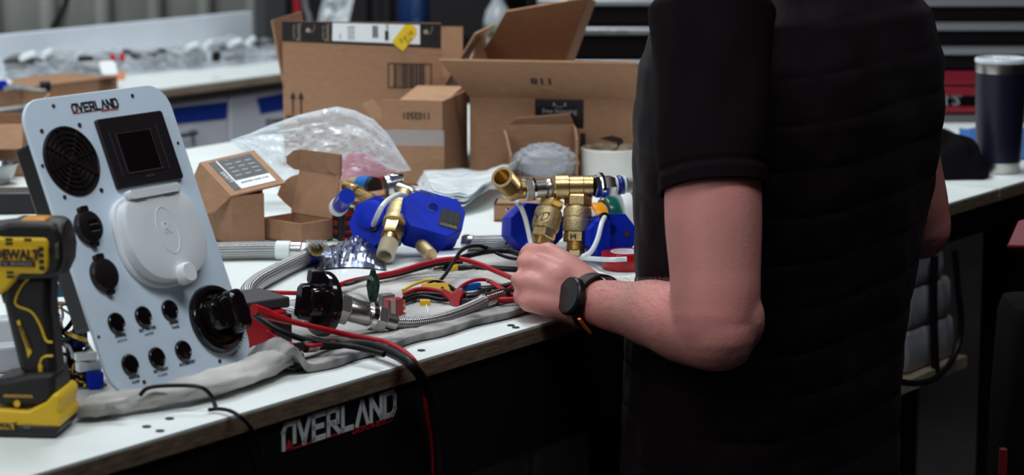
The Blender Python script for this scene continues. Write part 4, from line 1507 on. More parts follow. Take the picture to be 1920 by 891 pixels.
# ================================================================== tester and its leads
tm = thing('battery_tester', 'red and dark grey tester box behind the standing fold of the cloth', 'tester', T(490, 656))
g = G()
c = T(492, 655, ZT)
MT = at(c, DG(36))
g.cbox((0, .012, .022), (.060, .034, .040), MT)
bd = g.build('red_case', red_pl, tm, world=True, bevel=.003)
g = G()
g.cbox((.020, -.008, .020), (.022, .010, .036), MT)
g.build('black_corner', black_pl, tm, world=True, bevel=.002)
g = G()
g.cbox((-.006, .034, .0485), (.086, .066, .012), MT)
g.build('grey_cover', mat('dark_grey_plastic', (.045, .042, .048), .5), tm, world=True, bevel=.002)
g = G()
g.cbox((.006, .062, .021), (.050, .006, .038), MT)
g.build('rear_support', black_pl, tm, world=True)
g = G()
g.layers(rrect(.012, .010, .002, 3), [(0, 1), (.008, 1), (.009, .8)], MT @ Matrix.Translation((-.03, .010, .054)))
g.build('jack', black_pl, tm, world=True)
# red banana plug + lead over the edge
OUT = BM @ Vector((0, -.012, 0))
drop = lambda px, py, off=.012: PL(px, py, BM @ Vector((0, -off, 0)), -N)
rl = thing('red_test_lead', 'red test lead with moulded plug running over the bench edge', 'cable', T(600, 622))
g = G()
pts = path3([(475, 582, .056), (498, 588, .050), (520, 596, .044), (545, 603, .038)], 5)
g.tube(pts, lambda t: .0075 - .004 * t, 8)
g.build('moulded_plug', red_pl, rl, world=True)
g = G()
g.tube(spline([T(540, 602, ZT + .039), T(600, 616, ZT + .028), T(660, 630, ZT + .016), T(715, 640, ZT + .010), T(750, 655, ZT + .012), T(775, 676, ZT + .010), drop(795, 712), drop(800, 760, .008), drop(806, 800, .006), drop(812, 840, .006), drop(815, 900, .008)], 9), .0032, 9)
g.build('lead_cable', wire_red, rl, world=True, angle=1.2)
bk = thing('black_power_cable', 'thick black cable running across the cloth and hanging over the bench edge', 'cable', T(600, 650))
g = G()
g.tube(spline([T(430, 676, ZT + .010), T(480, 668, ZT + .012), T(530, 658, ZT + .026), T(575, 650, ZT + .020), T(630, 645, ZT + .012), T(690, 648, ZT + .012), T(740, 664, ZT + .012), T(775, 688, ZT + .006), drop(800, 728, .013), drop(816, 790, .012), drop(822, 840, .012), drop(824, 900, .014), drop(823, 980, .014)], 9), .0058, 12)
g.build('cable_sheath', wire_black, bk, world=True, angle=1.2)
run(bk, T(572, 651, ZT + .0215), T(592, 649, ZT + .0185), [('silver_crimp', 'cyl', 10, .0064, steel)])
cable('black_test_lead', wire_black, [(462, 585, .05), (490, 600, .048), (520, 618, .040), (560, 634, .030), (610, 645, .022), (660, 650, .018), (720, 665, .016)], .0034, 'black test lead alongside the red lead beside the tester')
cable('red_tester_wire', wire_red, [(500, 622, .03), (520, 634, .025), (545, 645, .02), (590, 648, .024), (640, 640, .012), (690, 637, .010)], .0022, 'thin red wire lying over the thick black cable')
cable('red_wire', wire_red, [(438, 549, .012), (460, 545, .012), (500, 548, .012), (530, 549, .012), (570, 550, .010)], .0028, 'red wire stretched between the panel and the black inlet', )
cable('black_thin_lead', wire_black, [(452, 562, .02), (480, 553, .026), (510, 551, .022), (522, 558, .02)], .0035, 'short black lead behind the tester')
# thin black wire in front of the panel, over the edge
bw = thing('thin_black_wire', 'thin black wire looping before the panel and dropping over the edge', 'cable', T(400, 770))
g = G()
g.tube(spline([T(262, 742, ZT + .020), T(275, 729, ZT + .026), T(300, 724, ZT + .027), T(350, 723, ZT + .026), T(380, 728, ZT + .024), T(397, 745, ZT + .014), T(406, 769, ZT + .003)], 8), .0022, 8)
g.build('wire_loop', wire_black, bw, world=True)
g = G()
g.tube(spline([T(390, 769, ZT + .003), T(410, 767, ZT + .004), T(432, 771, ZT + .005), T(452, 783, ZT + .003), drop(466, 797, .004), drop(478, 816, .003), drop(488, 850, .002)], 8), .0020, 8)
g.build('wire_end', wire_black, bw, world=True)

# ================================================================== harness in front of the hand
hn = thing('wiring_harness', 'tangle of red, black and yellow wires with connectors running to the hand', 'wiring', T(840, 560))
HW = [(wire_red, .0030, [(757, 552, .012), (780, 543, .016), (805, 543, .015), (830, 548, .012), (850, 552, .010)]),
      (wire_black, .0030, [(757, 560, .010), (785, 552, .012), (820, 553, .012), (860, 563, .010)]),
      (wire_black, .0026, [(757, 566, .008), (790, 556, .010), (830, 562, .008), (880, 560, .010)]),
      (wire_yellow, .0020, [(755, 545, .012), (780, 532, .016), (805, 525, .018), (825, 528, .018), (850, 540, .014)]),
      (wire_black, .0016, [(760, 560, .010), (790, 540, .016), (815, 527, .02), (840, 534, .018), (860, 548, .012)]),
      (wire_green, .0018, [(775, 545, .012), (800, 537, .016), (830, 535, .016), (850, 545, .012)]),
      (wire_red, .0022, [(852, 550, .014), (868, 535, .022), (890, 526, .024), (915, 526, .022), (940, 540, .018), (972, 558, .018)]),
      (wire_black, .0042, [(870, 560, .010), (900, 550, .014), (935, 540, .016), (985, 528, .022)]),
      (wire_black, .0038, [(880, 566, .010), (915, 556, .014), (950, 548, .016), (990, 540, .022)]),
      (wire_red, .0034, [(895, 560, .010), (930, 562, .014), (960, 562, .016), (990, 560, .02)]),
      (wire_black, .0020, [(905, 556, .012), (915, 545, .016), (935, 542, .016), (960, 548, .018)]),
      (wire_red, .0022, [(920, 530, .02), (945, 545, .02), (965, 535, .022), (985, 545, .022)]),
      (wire_black, .0022, [(915, 565, .010), (945, 560, .012), (975, 545, .02)])]
for m, r, pts in HW:
    cable('harness_wire', m, pts, r, parent=hn)


def cbx(name, px, py, h, dims, yaw, m, parent=hn, bev=.0012, tilt=0, label=None):
    g = G(at(T(px, py, ZT + h), DG(yaw), DG(tilt)))
    g.cbox((0, 0, 0), dims)
    o = g.build(name, m, parent, world=parent is not None, bevel=bev)
    if label:
        o['label'] = label
    return o


org = mat('orange_lever', (.50, .10, .03), .4)
gcn = mat('grey_connector', (.13, .12, .13), .45)
w1 = cbx('lever_connector', 725, 570, .012, (.017, .012, .024), 30, gcn)
w2 = cbx('lever_connector', 738, 578, .012, (.020, .013, .024), 30, mat('wine_connector', (.30, .03, .035), .4))
for i in range(3):
    g = G(at(T(738, 578, ZT + .012), DG(30)))
    g.cbox((.0108, -.001, -.007 + i * .007), (.003, .012, .0045))
    g.build('lever', org, w2, world=True, bevel=.0008)
g = G(at(T(738, 578, ZT + .012), DG(30)))
g.cbox((-.004, -.0068, 0), (.006, .001, .023))
g.build('connector_face', mat('grey_face', (.32, .31, .31), .5), w2, world=True)
yt = mat('yellow_label_tape', (.72, .42, .01), .5)
for px, py, h, d, yw, tl in ((818, 542, .014, (.034, .002, .015), 12, -30), (800, 549, .010, (.024, .002, .008), 20, -40), (773, 560, .006, (.010, .006, .008), 10, 0), (797, 568, .006, (.012, .007, .007), 8, 0)):
    cbx('yellow_tag', px, py, h, d, yw, yt, bev=.0004, tilt=tl)
rf = mat('dark_red_boot', (.30, .008, .014), .35)
g = G()
a, b, c_, d_ = T(826, 545, ZT + .020), T(868, 545, ZT + .022), T(858, 578, ZT + .004), T(845, 556, ZT + .014)
slab3(g, [T(824, 548, ZT + .018), T(840, 560, ZT + .012), T(852, 579, ZT + .003), T(862, 577, ZT + .003), T(864, 560, ZT + .013), T(872, 545, ZT + .021), T(862, 540, ZT + .024), T(848, 548, ZT + .019), T(832, 540, ZT + .024)], .008)
g.build('red_clip_boot', rf, hn, world=True, bevel=.0018)
for px, py, h, d, yw in ((884, 538, .018, (.024, .006, .009), 25), (868, 562, .008, (.014, .008, .008), 10), (802, 547, .010, (.012, .006, .006), 0)):
    cbx('blue_splice', px, py, h, d, yw, mat('blue_splice', (.01, .09, .42), .3), bev=.0015)
for px, py, h, d, yw in ((893, 558, .010, (.034, .013, .012), 28), (885, 568, .008, (.026, .011, .010), -20), (920, 545, .014, (.030, .012, .012), 26), (938, 552, .014, (.022, .012, .012), 10)):
    cbx('black_splice', px, py, h, d, yw, black_pl, bev=.002)
for px, py, h in ((863, 541, .020), (872, 548, .018), (915, 528, .024), (829, 541, .022)):
    g = G()
    g.ball(T(px, py, ZT + h), .0024, nu=8, nv=5)
    g.build('silver_contact', chrome, hn, world=True)
cable('zip_tie_tail', wire_white, [(797, 566, .004), (800, 575, .004), (803, 586, .003)], .0010, parent=hn)
cable('black_wire', wire_black, [(812, 541, .014), (835, 515, .018), (852, 488, .028), (868, 468, .034), (892, 461, .034), (915, 466, .028), (938, 478, .022), (962, 485, .02), (994, 487, .026)], .0024, 'thin black wire arching up over the red wire towards the hand')
cable('black_wire', wire_black, [(860, 485, .016), (890, 476, .02), (925, 470, .026), (955, 471, .026), (980, 479, .026), (1000, 487, .028)], .0040, 'thicker black wire arching behind the hand')
cable('red_wire', wire_red, [(600, 552, .012), (650, 530, .014), (700, 519, .014), (745, 510, .016), (790, 496, .022), (830, 487, .026), (865, 486, .026), (900, 496, .022), (935, 511, .018), (975, 528, .02)], .0034, 'long red wire bowing across the cloth to the hand')
cable('black_wire', wire_black, [(690, 524, .010), (745, 514, .010), (790, 502, .012), (835, 492, .016), (865, 492, .012)], .0034, 'black wire lying just under the long red wire')
by = thing('banded_cable', 'thick black cable with yellow band and silver plug tip', 'cable', T(860, 508))
run(by, T(811, 506, ZT + .006), T(856, 503, ZT + .006), [('silver_tip', 'cyl', 18, .0048, steel), ('black_collar', 'cyl', 10, .0072, black_pl), ('yellow_band', 'cyl', 16, .0068, yt)])
run(by, T(856, 503, ZT + .006), T(884, 503, ZT + .006), [('strain_relief', 'rib', 16, .0062, black_pl)])
g = G()
g.tube(path3([(880, 503, .006), (920, 504, .006), (960, 506, .006), (1000, 506, .010)]), .0044, 9)
g.build('cable_sheath', wire_black, by, world=True)
# green alligator clip and wire
gc = thing('alligator_clip', 'dark green booted alligator clip on its own wire loop', 'clip', T(700, 572))
g = G()
cM = at(T(700, 572, ZT), DG(20))
g.layers(ell(.0085, .005, 16), [(.004, .5), (.010, .75), (.024, 1.0), (.033, .85), (.038, .5), (.043, .35)], cM)
g.build('clip_boot', mat('green_boot', (.005, .035, .022), .25), gc, world=True)
g = G()
g.cbox((0, 0, .003), (.006, .004, .006), cM)
g.build('clip_jaw', steel, gc, world=True)
cable('clip_wire', wire_green, [(625, 533, .012), (650, 533, .014), (675, 526, .020), (692, 521, .034), (698, 524, .042), (700, 530, .040)], .0026, parent=gc)
cable('clip_wire', wire_green, [(640, 549, .008), (655, 558, .005), (675, 566, .004), (700, 570, .005), (722, 564, .010)], .0024, parent=gc)

# ================================================================== small flat things on the cloth
def sheetthing(name, label, cat, px, m, h=.0012, th=.0004):
    g = G()
    P = [T(a, b, ZT + h) for a, b in px]
    slab3(g, P[::-1] if (P[1] - P[0]).cross(P[2] - P[0]).z < 0 else P, th)
    return tag(g.build(name, m), label, cat)


sheetthing('white_card', 'blank white card lying below the big blue valve', 'card', [(800, 500), (828, 466), (880, 464), (858, 500)], paper, .009)
sheetthing('paper_scrap', 'white paper scrap behind the brass tail of the inlet', 'paper', [(655, 588), (655, 570), (690, 570), (712, 588)], paper, .009)

# ================================================================== wire tangle behind the panel
wt = thing('wire_tangle', 'tangle of thin coloured wires behind the control panel', 'wiring', T(150, 715))
cols = [wire_red, wire_black, wire_white, wire_yellow, wire_black, wire_red, mat('brown_wire', (.16, .07, .03), .5), mat('teal_wire', (.02, .16, .2), .5), wire_black]
rg = random.Random(5)
for k in range(64):
    a = Vector((rg.uniform(80, 200), rg.uniform(580, 715), 0))
    pts = []
    ang = rg.uniform(0, 6.28)
    for j in range(6):
        py = min(722, max(570, a.y))
        px = min(128 + (py - 570) * .46, max(70, a.x))
        hh = max(.004, (722 - py) / 1500 * rg.uniform(.45, .95))
        pts.append(T(px, py, ZT + hh))
        ang += rg.uniform(-1.2, 1.2)
        a += Vector((math.cos(ang) * 26, math.sin(ang) * 22, 0))
    g = G()
    g.tube(spline(pts, 6), rg.choice((.0013, .0018, .0024)), 6)
    g.build('wire_strand', cols[k % len(cols)], wt, world=True)
cbx('white_plug', 166, 686, .022, (.026, .010, .010), 30, white_pl, wt)
cbx('white_plug', 160, 668, .036, (.022, .010, .008), 24, white_pl, wt)
cbx('blue_connector', 178, 712, .009, (.016, .014, .016), 20, blue_pl, wt)
cbx('blue_connector', 150, 634, .045, (.014, .012, .018), 20, blue_pl, wt)
cbx('black_relay', 136, 660, .028, (.014, .012, .026), 20, black_pl, wt)
cbx('teal_label', 108, 545, .105, (.022, .002, .014), 10, mat('teal_label', (.03, .20, .32), .4), wt)
# black case and metal bowl at the far left
g = G(at(T(20, 402), DG(8)))
g.cbox((-.02, .03, .016), (.15, .06, .032))
tag(g.build('black_case', black_pl, bevel=.003), 'low black case lying behind the cordless drill', 'case')
bo = T(-10, 345)
g = G(at(bo))
bR = [(r * 1.35, z * 1.35) for r, z in [(.012, 0.0005), (.016, .001), (.023, .010), (.0275, .022), (.031, .0245), (.031, .0255), (.0265, .0235), (.021, .0105), (.001, .003)]]
g.lathe(bR, 32, caps=False)
tag(g.build('metal_bowl', mat('dull_steel', (.35, .35, .36), .25, 1.0)), 'small shiny metal bowl at the left edge before the open carton', 'bowl')
# grey parts left of the drill handle
cbx('x', 0, 0, 0, (.001, .001, .001), 0, paper, wt) if False else None
for px, py, d, lb_ in ((8, 640, (.028, .03, .03), 'white plastic block left of the drill handle, the upper one'), (12, 690, (.036, .03, .028), 'white plastic block left of the drill foot, the lower one')):
    g = G(at(T(px, py + 4), DG(25)))
    g.cbox((0, 0, d[2] / 2), d)
    tag(g.build('plastic_block', mat('pale_grey_plastic', (.45, .46, .50), .4), bevel=.004), lb_, 'block', 'pale blocks behind the drill')

# ================================================================== the man
CB = bl(Vector((.326, 2.82, 0)))                    # body axis in the bench frame
PB = BM @ Matrix.Translation((CB.x, CB.y, 0))       # x = his right (along the bench), y = forward, z up
man = thing('person', 'man in black quilted vest and black T-shirt working at the bench', 'person', PB)
skin = mat('skin', (0.56, 0.245, 0.205), 0.52, col2=(0.68, 0.25, 0.225), var=0.10, vscale=11, bump=0.18, bscale=320, sss=0.15, detail=6)
vest_m = mat('vest_fabric', (0.0095, 0.0048, 0.0070), 0.55, var=0.2, vscale=20, bump=0.15, bscale=300, sheen=0.02, spec=0.1)
shirt_m = mat('shirt_cotton', (0.0080, 0.0040, 0.0055), 0.9, bump=0.3, bscale=500, sheen=0.0, spec=0.08)
pants_m = mat('trousers', (0.022, 0.019, 0.016), 0.9, bump=0.3, bscale=400)

S, E_, Wr = D(1336, 78, 2.62), D(1338, 612, 2.525), D(1122, 568, 2.715)
SR, ER = D(1630, 40, 3.00), D(1724, 428, 3.08)
WR_ = ER + N * .24 + Vector((-.02, 0, -.01))


def chain(g, pts, n=6, seg=18):
    """tapering limb through (point, radius) joints"""
    P = spline([p for p, r in pts], n)
    R = [r for p, r in pts]

    def rad(t):
        q = t * (len(R) - 1)
        k = min(int(q), len(R) - 2)
        u = q - k
        u = u * u * (3 - 2 * u)
        return R[k] + (R[k + 1] - R[k]) * u
    g.tube(P, rad, seg)
    for p, r in (pts[0], pts[-1]):
        g.ball(p, r * .98, nu=seg, nv=9)


def lerp(a, b, t):
    return Vector(a).lerp(Vector(b), t)


g = G()
# trunk under the clothes
TS = [(.88, .165, .120, .02), (.98, .170, .125, .03), (1.08, .175, .123, .01), (1.2, .19, .128, 0), (1.30, .195, .128, 0), (1.38, .185, .112, 0), (1.43, .13, .09, .0), (1.47, .07, .07, .01)]
secs = []
for z, a, b, dy in TS:
    secs.append([PB @ Vector((a * math.cos(t), dy + b * math.sin(t), z)) for t in [2 * math.pi * k / 36 for k in range(36)]])
g.loft(secs)
# neck and head, bent over the work
hd_ = lambda x, y, z: PB @ Vector((x, y, z))
chain(g, [(hd_(0, .0, 1.42), .072), (hd_(0, .025, 1.50), .060), (hd_(0, .05, 1.56), .058)])
HM = PB @ Matrix.Translation((0, .075, 1.64)) @ Matrix.Rotation(DG(-24), 4, 'X')
g.ball((0, -.012, .03), (.076, .098, .092), HM, 24, 16)
g.ball((0, .030, -.035), (.062, .066, .076), HM, 20, 12)
g.ball((0, .058, -.088), (.034, .030, .026), HM, 14, 8)
g.add([], [])
chain(g, [(HM @ Vector((0, .088, .018)), .010), (HM @ Vector((0, .104, -.008)), .013), (HM @ Vector((0, .110, -.026)), .016)], 4, 12)
for sx in (-1, 1):
    g.ball((sx * .032, .082, .026), (.026, .014, .009), HM, 12, 8)
    g.ball((sx * .078, -.008, -.008), (.012, .024, .034), HM, 12, 8)
    g.ball((sx * .040, .066, -.030), (.024, .024, .022), HM, 12, 8)
g.ball((0, .094, -.053), (.026, .012, .007), HM, 12, 8)
g.ball((0, .091, -.064), (.022, .012, .008), HM, 12, 8)
# legs
for sx in (-1, 1):
    chain(g, [(hd_(sx * .09, .02, .92), .090), (hd_(sx * .10, .02, .70), .080), (hd_(sx * .105, .03, .50), .058), (hd_(sx * .11, .02, .36), .055), (hd_(sx * .11, .0, .10), .040)])
    chain(g, [(hd_(sx * .11, -.02, .06), .042), (hd_(sx * .12, .08, .045), .038), (hd_(sx * .125, .16, .035), .030)])
# left arm
chain(g, [(S, .050), (lerp(S, E_, .3) + Vector((0, 0, 0)), .0530), (lerp(S, E_, .6), .0530), (lerp(S, E_, .85) + Vector((.002, 0, 0)), .0490), (E_ + Vector((.001, .004, .005)), .0470)], 8, 26)
fd = (Wr - E_).normalized()
chain(g, [(E_ + Vector((.004, 0, -.006)), .0440), (lerp(E_, Wr, .22) + Vector((0, 0, -.003)), .0445), (lerp(E_, Wr, .48), .0390), (lerp(E_, Wr, .76), .0310), (Wr, .0272), (Wr + fd * .02, .0265)], 8, 26)
g.ball(E_ + Vector((.014, -.010, -.020)), (.027, .027, .024), nu=16, nv=10)
g.ball(D(1390, 600, 2.53), (.026, .03, .035), nu=16, nv=10)
# left hand: metacarpals, curled fingers, thumb
idx, mid, rng, pnk = D(1028, 474, 2.775), D(1003, 497, 2.755), D(991, 532, 2.735), D(992, 566, 2.725)
wc = Wr + fd * .018
for mc, r, off in ((idx, .0135, (0, .010, .014)), (mid, .0138, (-.002, .002, .006)), (rng, .0132, (-.002, -.004, -.004)), (pnk, .0128, (0, -.006, -.012))):
    chain(g, [(wc + Vector(off), .020), (lerp(wc + Vector(off), mc, .5) + Vector((0, -.002, .002)), .0168), (mc, r)], 6, 16)
g.ball(lerp(wc, lerp(mid, rng, .5), .55), (.026, .022, .028), nu=16, nv=10)
chain(g, [(wc + Vector((0, .002, -.014)), .022), (lerp(wc, pnk, .5) + Vector((.002, .012, -.004)), .022), (pnk + Vector((.012, .016, .002)), .017)], 6, 16)
for mc, l, r, z1 in ((mid, 1.0, .0106, -.10), (rng, .95, .0102, -.06), (pnk, .8, .0096, .02)):
    d1 = Vector((-.28, .92, z1)).normalized()
    p1 = mc + d1 * .040 * l
    p2 = p1 + Vector((.70, .62, -.18)).normalized() * .026 * l
    p3 = p2 + Vector((.80, -.45, -.05)).normalized() * .020 * l
    chain(g, [(mc, .0128), (lerp(mc, p1, .5), r), (p1, r * 1.04), (p2, r * .95), (p3, r * .85)], 5, 14)
pi = idx + Vector((-.022, .036, -.006))
chain(g, [(idx, .0130), (lerp(idx, pi, .5), .0108), (pi, .0110), (pi + Vector((-.006, .018, -.018)), .0095), (pi + Vector((-.004, .022, -.034)), .0080)], 5, 14)
chain(g, [(wc + Vector((.002, .016, .012)), .019), (D(1070, 502, 2.80), .0155), (D(1043, 488, 2.83), .0125), (D(1018, 492, 2.845), .0118), (D(1002, 505, 2.85), .0092)], 5, 16)
# right arm and hand, mostly hidden by the trunk
chain(g, [(SR, .050), (lerp(SR, ER, .4), .051), (lerp(SR, ER, .8), .046), (ER, .042)], 8, 24)
chain(g, [(ER, .042), (lerp(ER, WR_, .25), .042), (lerp(ER, WR_, .6), .034), (WR_, .027)], 8, 24)
for k in range(4):
    off = Vector((0, 0, .026 - k * .018))
    a = WR_ + N * .075 + off
    chain(g, [(WR_ + off * .5, .018), (a, .0125), (a + N * .03 - U * .018, .0105), (a + N * .026 - U * .040, .009), (a + N * .004 - U * .044, .008)], 4, 12)
chain(g, [(WR_ + ZV * .012 + N * .01, .018), (WR_ + N * .045 - U * .022 + ZV * .028, .013), (WR_ + N * .080 - U * .030 + ZV * .024, .010)], 4, 12)
body = g.build('body', skin, man, world=True, angle=0)
rm = body.modifiers.new('remesh', 'REMESH')
rm.mode = 'VOXEL'
rm.voxel_size = .0038
rm.use_smooth_shade = True
sm_ = body.modifiers.new('smooth', 'SMOOTH')
sm_.factor = .5
sm_.iterations = 5

# ---- hair, eyes
g = G()
g.sheet(lambda u, v: HM @ Vector((.082 * math.cos(2 * math.pi * u) * math.cos(v * 1.5 - .05 + .0), -.020 + .100 * math.sin(2 * math.pi * u) * math.cos(v * 1.5 - .05), .040 + .092 * math.sin(v * 1.5 - .05) + .004 * noise.noise(Vector((u * 20, v * 9, 0))))), 40, 14, close_u=True)
g.build('hair', mat('dark_hair', (.02, .013, .009), .6, bump=.8, bscale=300), man, world=True, solid=.006)
for sx in (-1, 1):
    g = G()
    g.ball((sx * .031, .081, .010), .0115, HM, 14, 10)
    e_ = g.build('eye', mat('eye_white', (.7, .68, .65), .2), man, world=True)
    g = G()
    g.ball((sx * .031, .0905, .009), (.005, .0028, .005), HM, 12, 8)
    g.build('iris', mat('iris', (.03, .02, .012), .15), e_, world=True)

# ---- vest
VS = [(0.815, 0.202, 0.144, 0.030000000000000002), (0.835, 0.2, 0.144, 0.028), (0.9, 0.198, 0.142, 0.026), (1.0, 0.202, 0.145, 0.02), (1.1, 0.207, 0.143, 0.006), (1.2, 0.219, 0.147, 0.0), (1.287, 0.226, 0.149, -0.004), (1.345, 0.225, 0.144, -0.006), (1.4, 0.212, 0.129, -0.008), (1.43, 0.185, 0.11, -0.008), (1.452, 0.15, 0.1, -0.004), (1.468, 0.108, 0.088, 0.002), (1.5, 0.092, 0.082, 0.012), (1.525, 0.088, 0.08, 0.018)]


def vsec(z):
    for i in range(len(VS) - 1):
        if VS[i][0] <= z <= VS[i + 1][0]:
            t = (z - VS[i][0]) / (VS[i + 1][0] - VS[i][0])
            t = t * t * (3 - 2 * t) * .35 + t * .65
            return [VS[i][k] + (VS[i + 1][k] - VS[i][k]) * t for k in (1, 2, 3)]
    return list(VS[-1][1:])


def vest(u, v):
    z = .815 + v * .71
    a, b, dy = vsec(z)
    t = 2 * math.pi * u
    c, s = math.cos(t), math.sin(t)
    e = .86
    x = math.copysign(abs(c) ** e, c)
    y = math.copysign(abs(s) ** e, s)
    zz = z + .010 * math.sin(t * 2 + .6) + .004 * noise.noise(Vector((c * 2, s * 2, z * 5)))
    ph = ((zz - .83) / .0525) % 1.0
    puff = .0030 * (math.sin(math.pi * ph) ** .2) if .835 < z < 1.44 else .003
    puff += .0028 * noise.noise(Vector((c * 7, s * 7, z * 16))) * math.sin(math.pi * ph) + .007 * noise.noise(Vector((c * 2.4 + z * 3, s * 2.4, z * 3.5 + 4)))
    if z > 1.44:
        puff = .004
    return PB @ Vector((x * (a + puff), dy + y * (b + puff), z))


g = G()
g.sheet(vest, 150, 230, close_u=True)
o = g.build('quilted_vest', vest_m, man, world=True, angle=0, solid=.004)
o.data.shade_smooth()

# ---- T-shirt sleeves
def sleeve(s0, e0, frac, r0, r1, nm):
    d = (e0 - s0).normalized()
    top = s0 - d * .070
    end = s0 + (e0 - s0) * frac
    M = along(top, end, (0, 1, 0))
    L = (end - top).length
    g = G(M)

    def f(u, v):
        t = 2 * math.pi * u
        cap = math.sin(min(1, v / .16) * math.pi / 2)
        r = (r0 + (r1 - r0) * v) * (.35 + .65 * cap)
        r += (.0035 * noise.noise(Vector((math.cos(t) * 2.2, math.sin(t) * 2.2, v * 3.2))) + .004 * math.sin(v * 9 + 2 * math.cos(t) + t) * v * .5) * cap
        if v > .93:
            r += .0016
        if abs(v - .905) < .012:
            r -= .0012
        return (r * math.cos(t), r * .97 * math.sin(t), v * L + .006 * math.sin(t * 1 + 1) * v)
    g.sheet(f, 60, 90, close_u=True)
    g.lathe([(.0001, .004), (r0 * .3, .0)], 20, caps=False)
    o = g.build(nm, shirt_m, man, world=True, angle=0, solid=.0025)
    o.data.shade_smooth()


sleeve(S, E_, .525, .071, .0590, 'shirt_sleeve')
sleeve(SR, ER, .50, .066, .058, 'shirt_sleeve')
g = G()
g.lathe([(.075, 0), (.072, .02), (.070, .05), (.066, .05), (.068, 0)], 30, PB @ Matrix.Translation((0, .015, 1.47)), caps=False)
g.build('shirt_collar', shirt_m, man, world=True)
# ---- trousers and shoes
for sx in (-1, 1):
    g = G()
    R = [(hd_(sx * .092, .02, .82), .100), (hd_(sx * .10, .02, .72), .098), (hd_(sx * .105, .03, .50), .078), (hd_(sx * .11, .02, .30), .072), (hd_(sx * .11, .0, .055), .070)]
    P = spline([p for p, r in R], 8)
    rr_ = [r for p, r in R]
    g.tube(P, lambda t: rr_[min(int(t * 4), 3)] + (rr_[min(int(t * 4), 3) + 1] - rr_[min(int(t * 4), 3)]) * (t * 4 - min(int(t * 4), 3)), 24)
    g.build('trouser_leg', pants_m, man, world=True, angle=1.2)
    g = G(PB)
    secs = []
    for y, w, h in ((-.075, .030, .055), (-.06, .040, .075), (0, .045, .085), (.08, .050, .07), (.15, .050, .055), (.195, .040, .042), (.215, .02, .03)):
        secs.append([(sx * .115 + w * math.cos(t), y, max(0.001, h * .5 + h * .5 * math.sin(t))) for t in [2 * math.pi * k / 20 for k in range(20)]])
    g.loft(secs)
    g.build('shoe', black_pl, man, world=True, angle=1.0)
g = G()
g.loft([[PB @ Vector((a * math.cos(t), dy + b * math.sin(t), z)) for t in [2 * math.pi * k / 32 for k in range(32)]] for z, a, b, dy in ((.76, .180, .122, .02), (.82, .186, .128, .024), (.90, .180, .126, .026), (1.0, .172, .122, .026))])
g.build('trouser_waist', pants_m, man, world=True, angle=1.2)

# ---- watch
wa = -fd
wn = Vector((-.80, -.50, .30))
wn = (wn - wa * wn.dot(wa)).normalized()
wt_ = wa.cross(wn)
wo = Wr + fd * .004
g = G()
ring = [wo + (wn * math.cos(t) * .0305 + wt_ * math.sin(t) * .0305) for t in [2 * math.pi * k / 48 for k in range(48)]]
secs = []
for k, p in enumerate(ring):
    r = (p - wo).normalized()
    w = .0105
    secs.append([p + wa * w + r * .0005, p + wa * w + r * .0032, p - wa * w + r * .0032, p - wa * w + r * .0005])
secs.append(secs[0])
g.loft(secs, caps=False)
wtc = g.build('watch_strap', mat('strap_black', (.010, .009, .012), .5), man, world=True, angle=.8)
M = frame(wo + wn * .0290, wa.cross(wn) * -1, wa * -1, wn)
M = frame(wo + wn * .0290, wt_, wn.cross(wt_), wn)
g = G(M)
g.lathe([(.019, 0), (.0222, .003), (.0225, .010), (.0205, .0120), (.0195, .0115)], 40, caps=True)
g.build('watch_case', mat('case_black', (.012, .011, .013), .3, .3), wtc, world=True, angle=.5)
g = G(M)
g.lathe([(.0193, .0112), (.0193, .0122), (.0001, .0124)], 40, caps=False)
g.build('watch_glass', mat('watch_glass', (.018, .018, .022), .12), wtc, world=True)
for a in (.5, -.5):
    g = G(M)
    g.lathe([(.0022, 0), (.0022, .003), (.0018, .0034)], 12, Matrix.Rotation(a - 1.57, 4, 'Z') @ Matrix.Translation((.0222, 0, .0065)) @ Matrix.Rotation(math.pi / 2, 4, 'Y'))
    g.build('watch_button', chrome, wtc, world=True)
g = G()
b0 = D(1086, 598, 2.66)
g.tube([b0, D(1094, 610, 2.665), D(1106, 624, 2.675)], .0026, 8, flat=.6)
g.build('strap_tip', mat('orange_strap', (.75, .12, .03), .5), wtc, world=True)

# ---- hair on the forearm, too fine to count
rh = random.Random(11)
g = G()
fx_ = fd.cross(ZV).normalized()
fy_ = fx_.cross(fd)
for k in range(1700):
    t = rh.uniform(.12, .92)
    R_ = .0445 if t < .25 else (.0445 + (.0272 - .0445) * (t - .25) / .75)
    a = rh.uniform(0, 2 * math.pi)
    rn = fx_ * math.cos(a) + fy_ * math.sin(a)
    p = lerp(E_, Wr, t) + rn * R_ * 1.0
    tn = fd.cross(rn) * rh.choice((-1, 1))
    L_ = rh.uniform(.005, .011)
    q = p + (fd * .75 + tn * rh.uniform(.2, .6)).normalized() * L_ + rn * .0022
    w = fd.cross(rn) * .00007 + rn * .00003
    m_ = (p + q) / 2 + rn * .0012
    g.add([p - w, p + w, m_ + w * .8, m_ - w * .8, q], [(0, 1, 2, 3), (3, 2, 4)])
g.build('forearm_hair', mat('arm_hair', (.17, .075, .05), .6), man, world=True, angle=0)['kind'] = 'stuff'

# ================================================================== film, foil, cups
film_w = filmmat('cloudy_film', (0.85, 0.90, 0.92), clear=0.45, rough=0.2, scale=40)
film_b = filmmat('bubble_film', (0.75, 0.78, 0.85), clear=0.80, rough=0.06, scale=120)


def rid(x, y, z):
    return 1 - 2 * abs(noise.noise(Vector((x, y, z))))


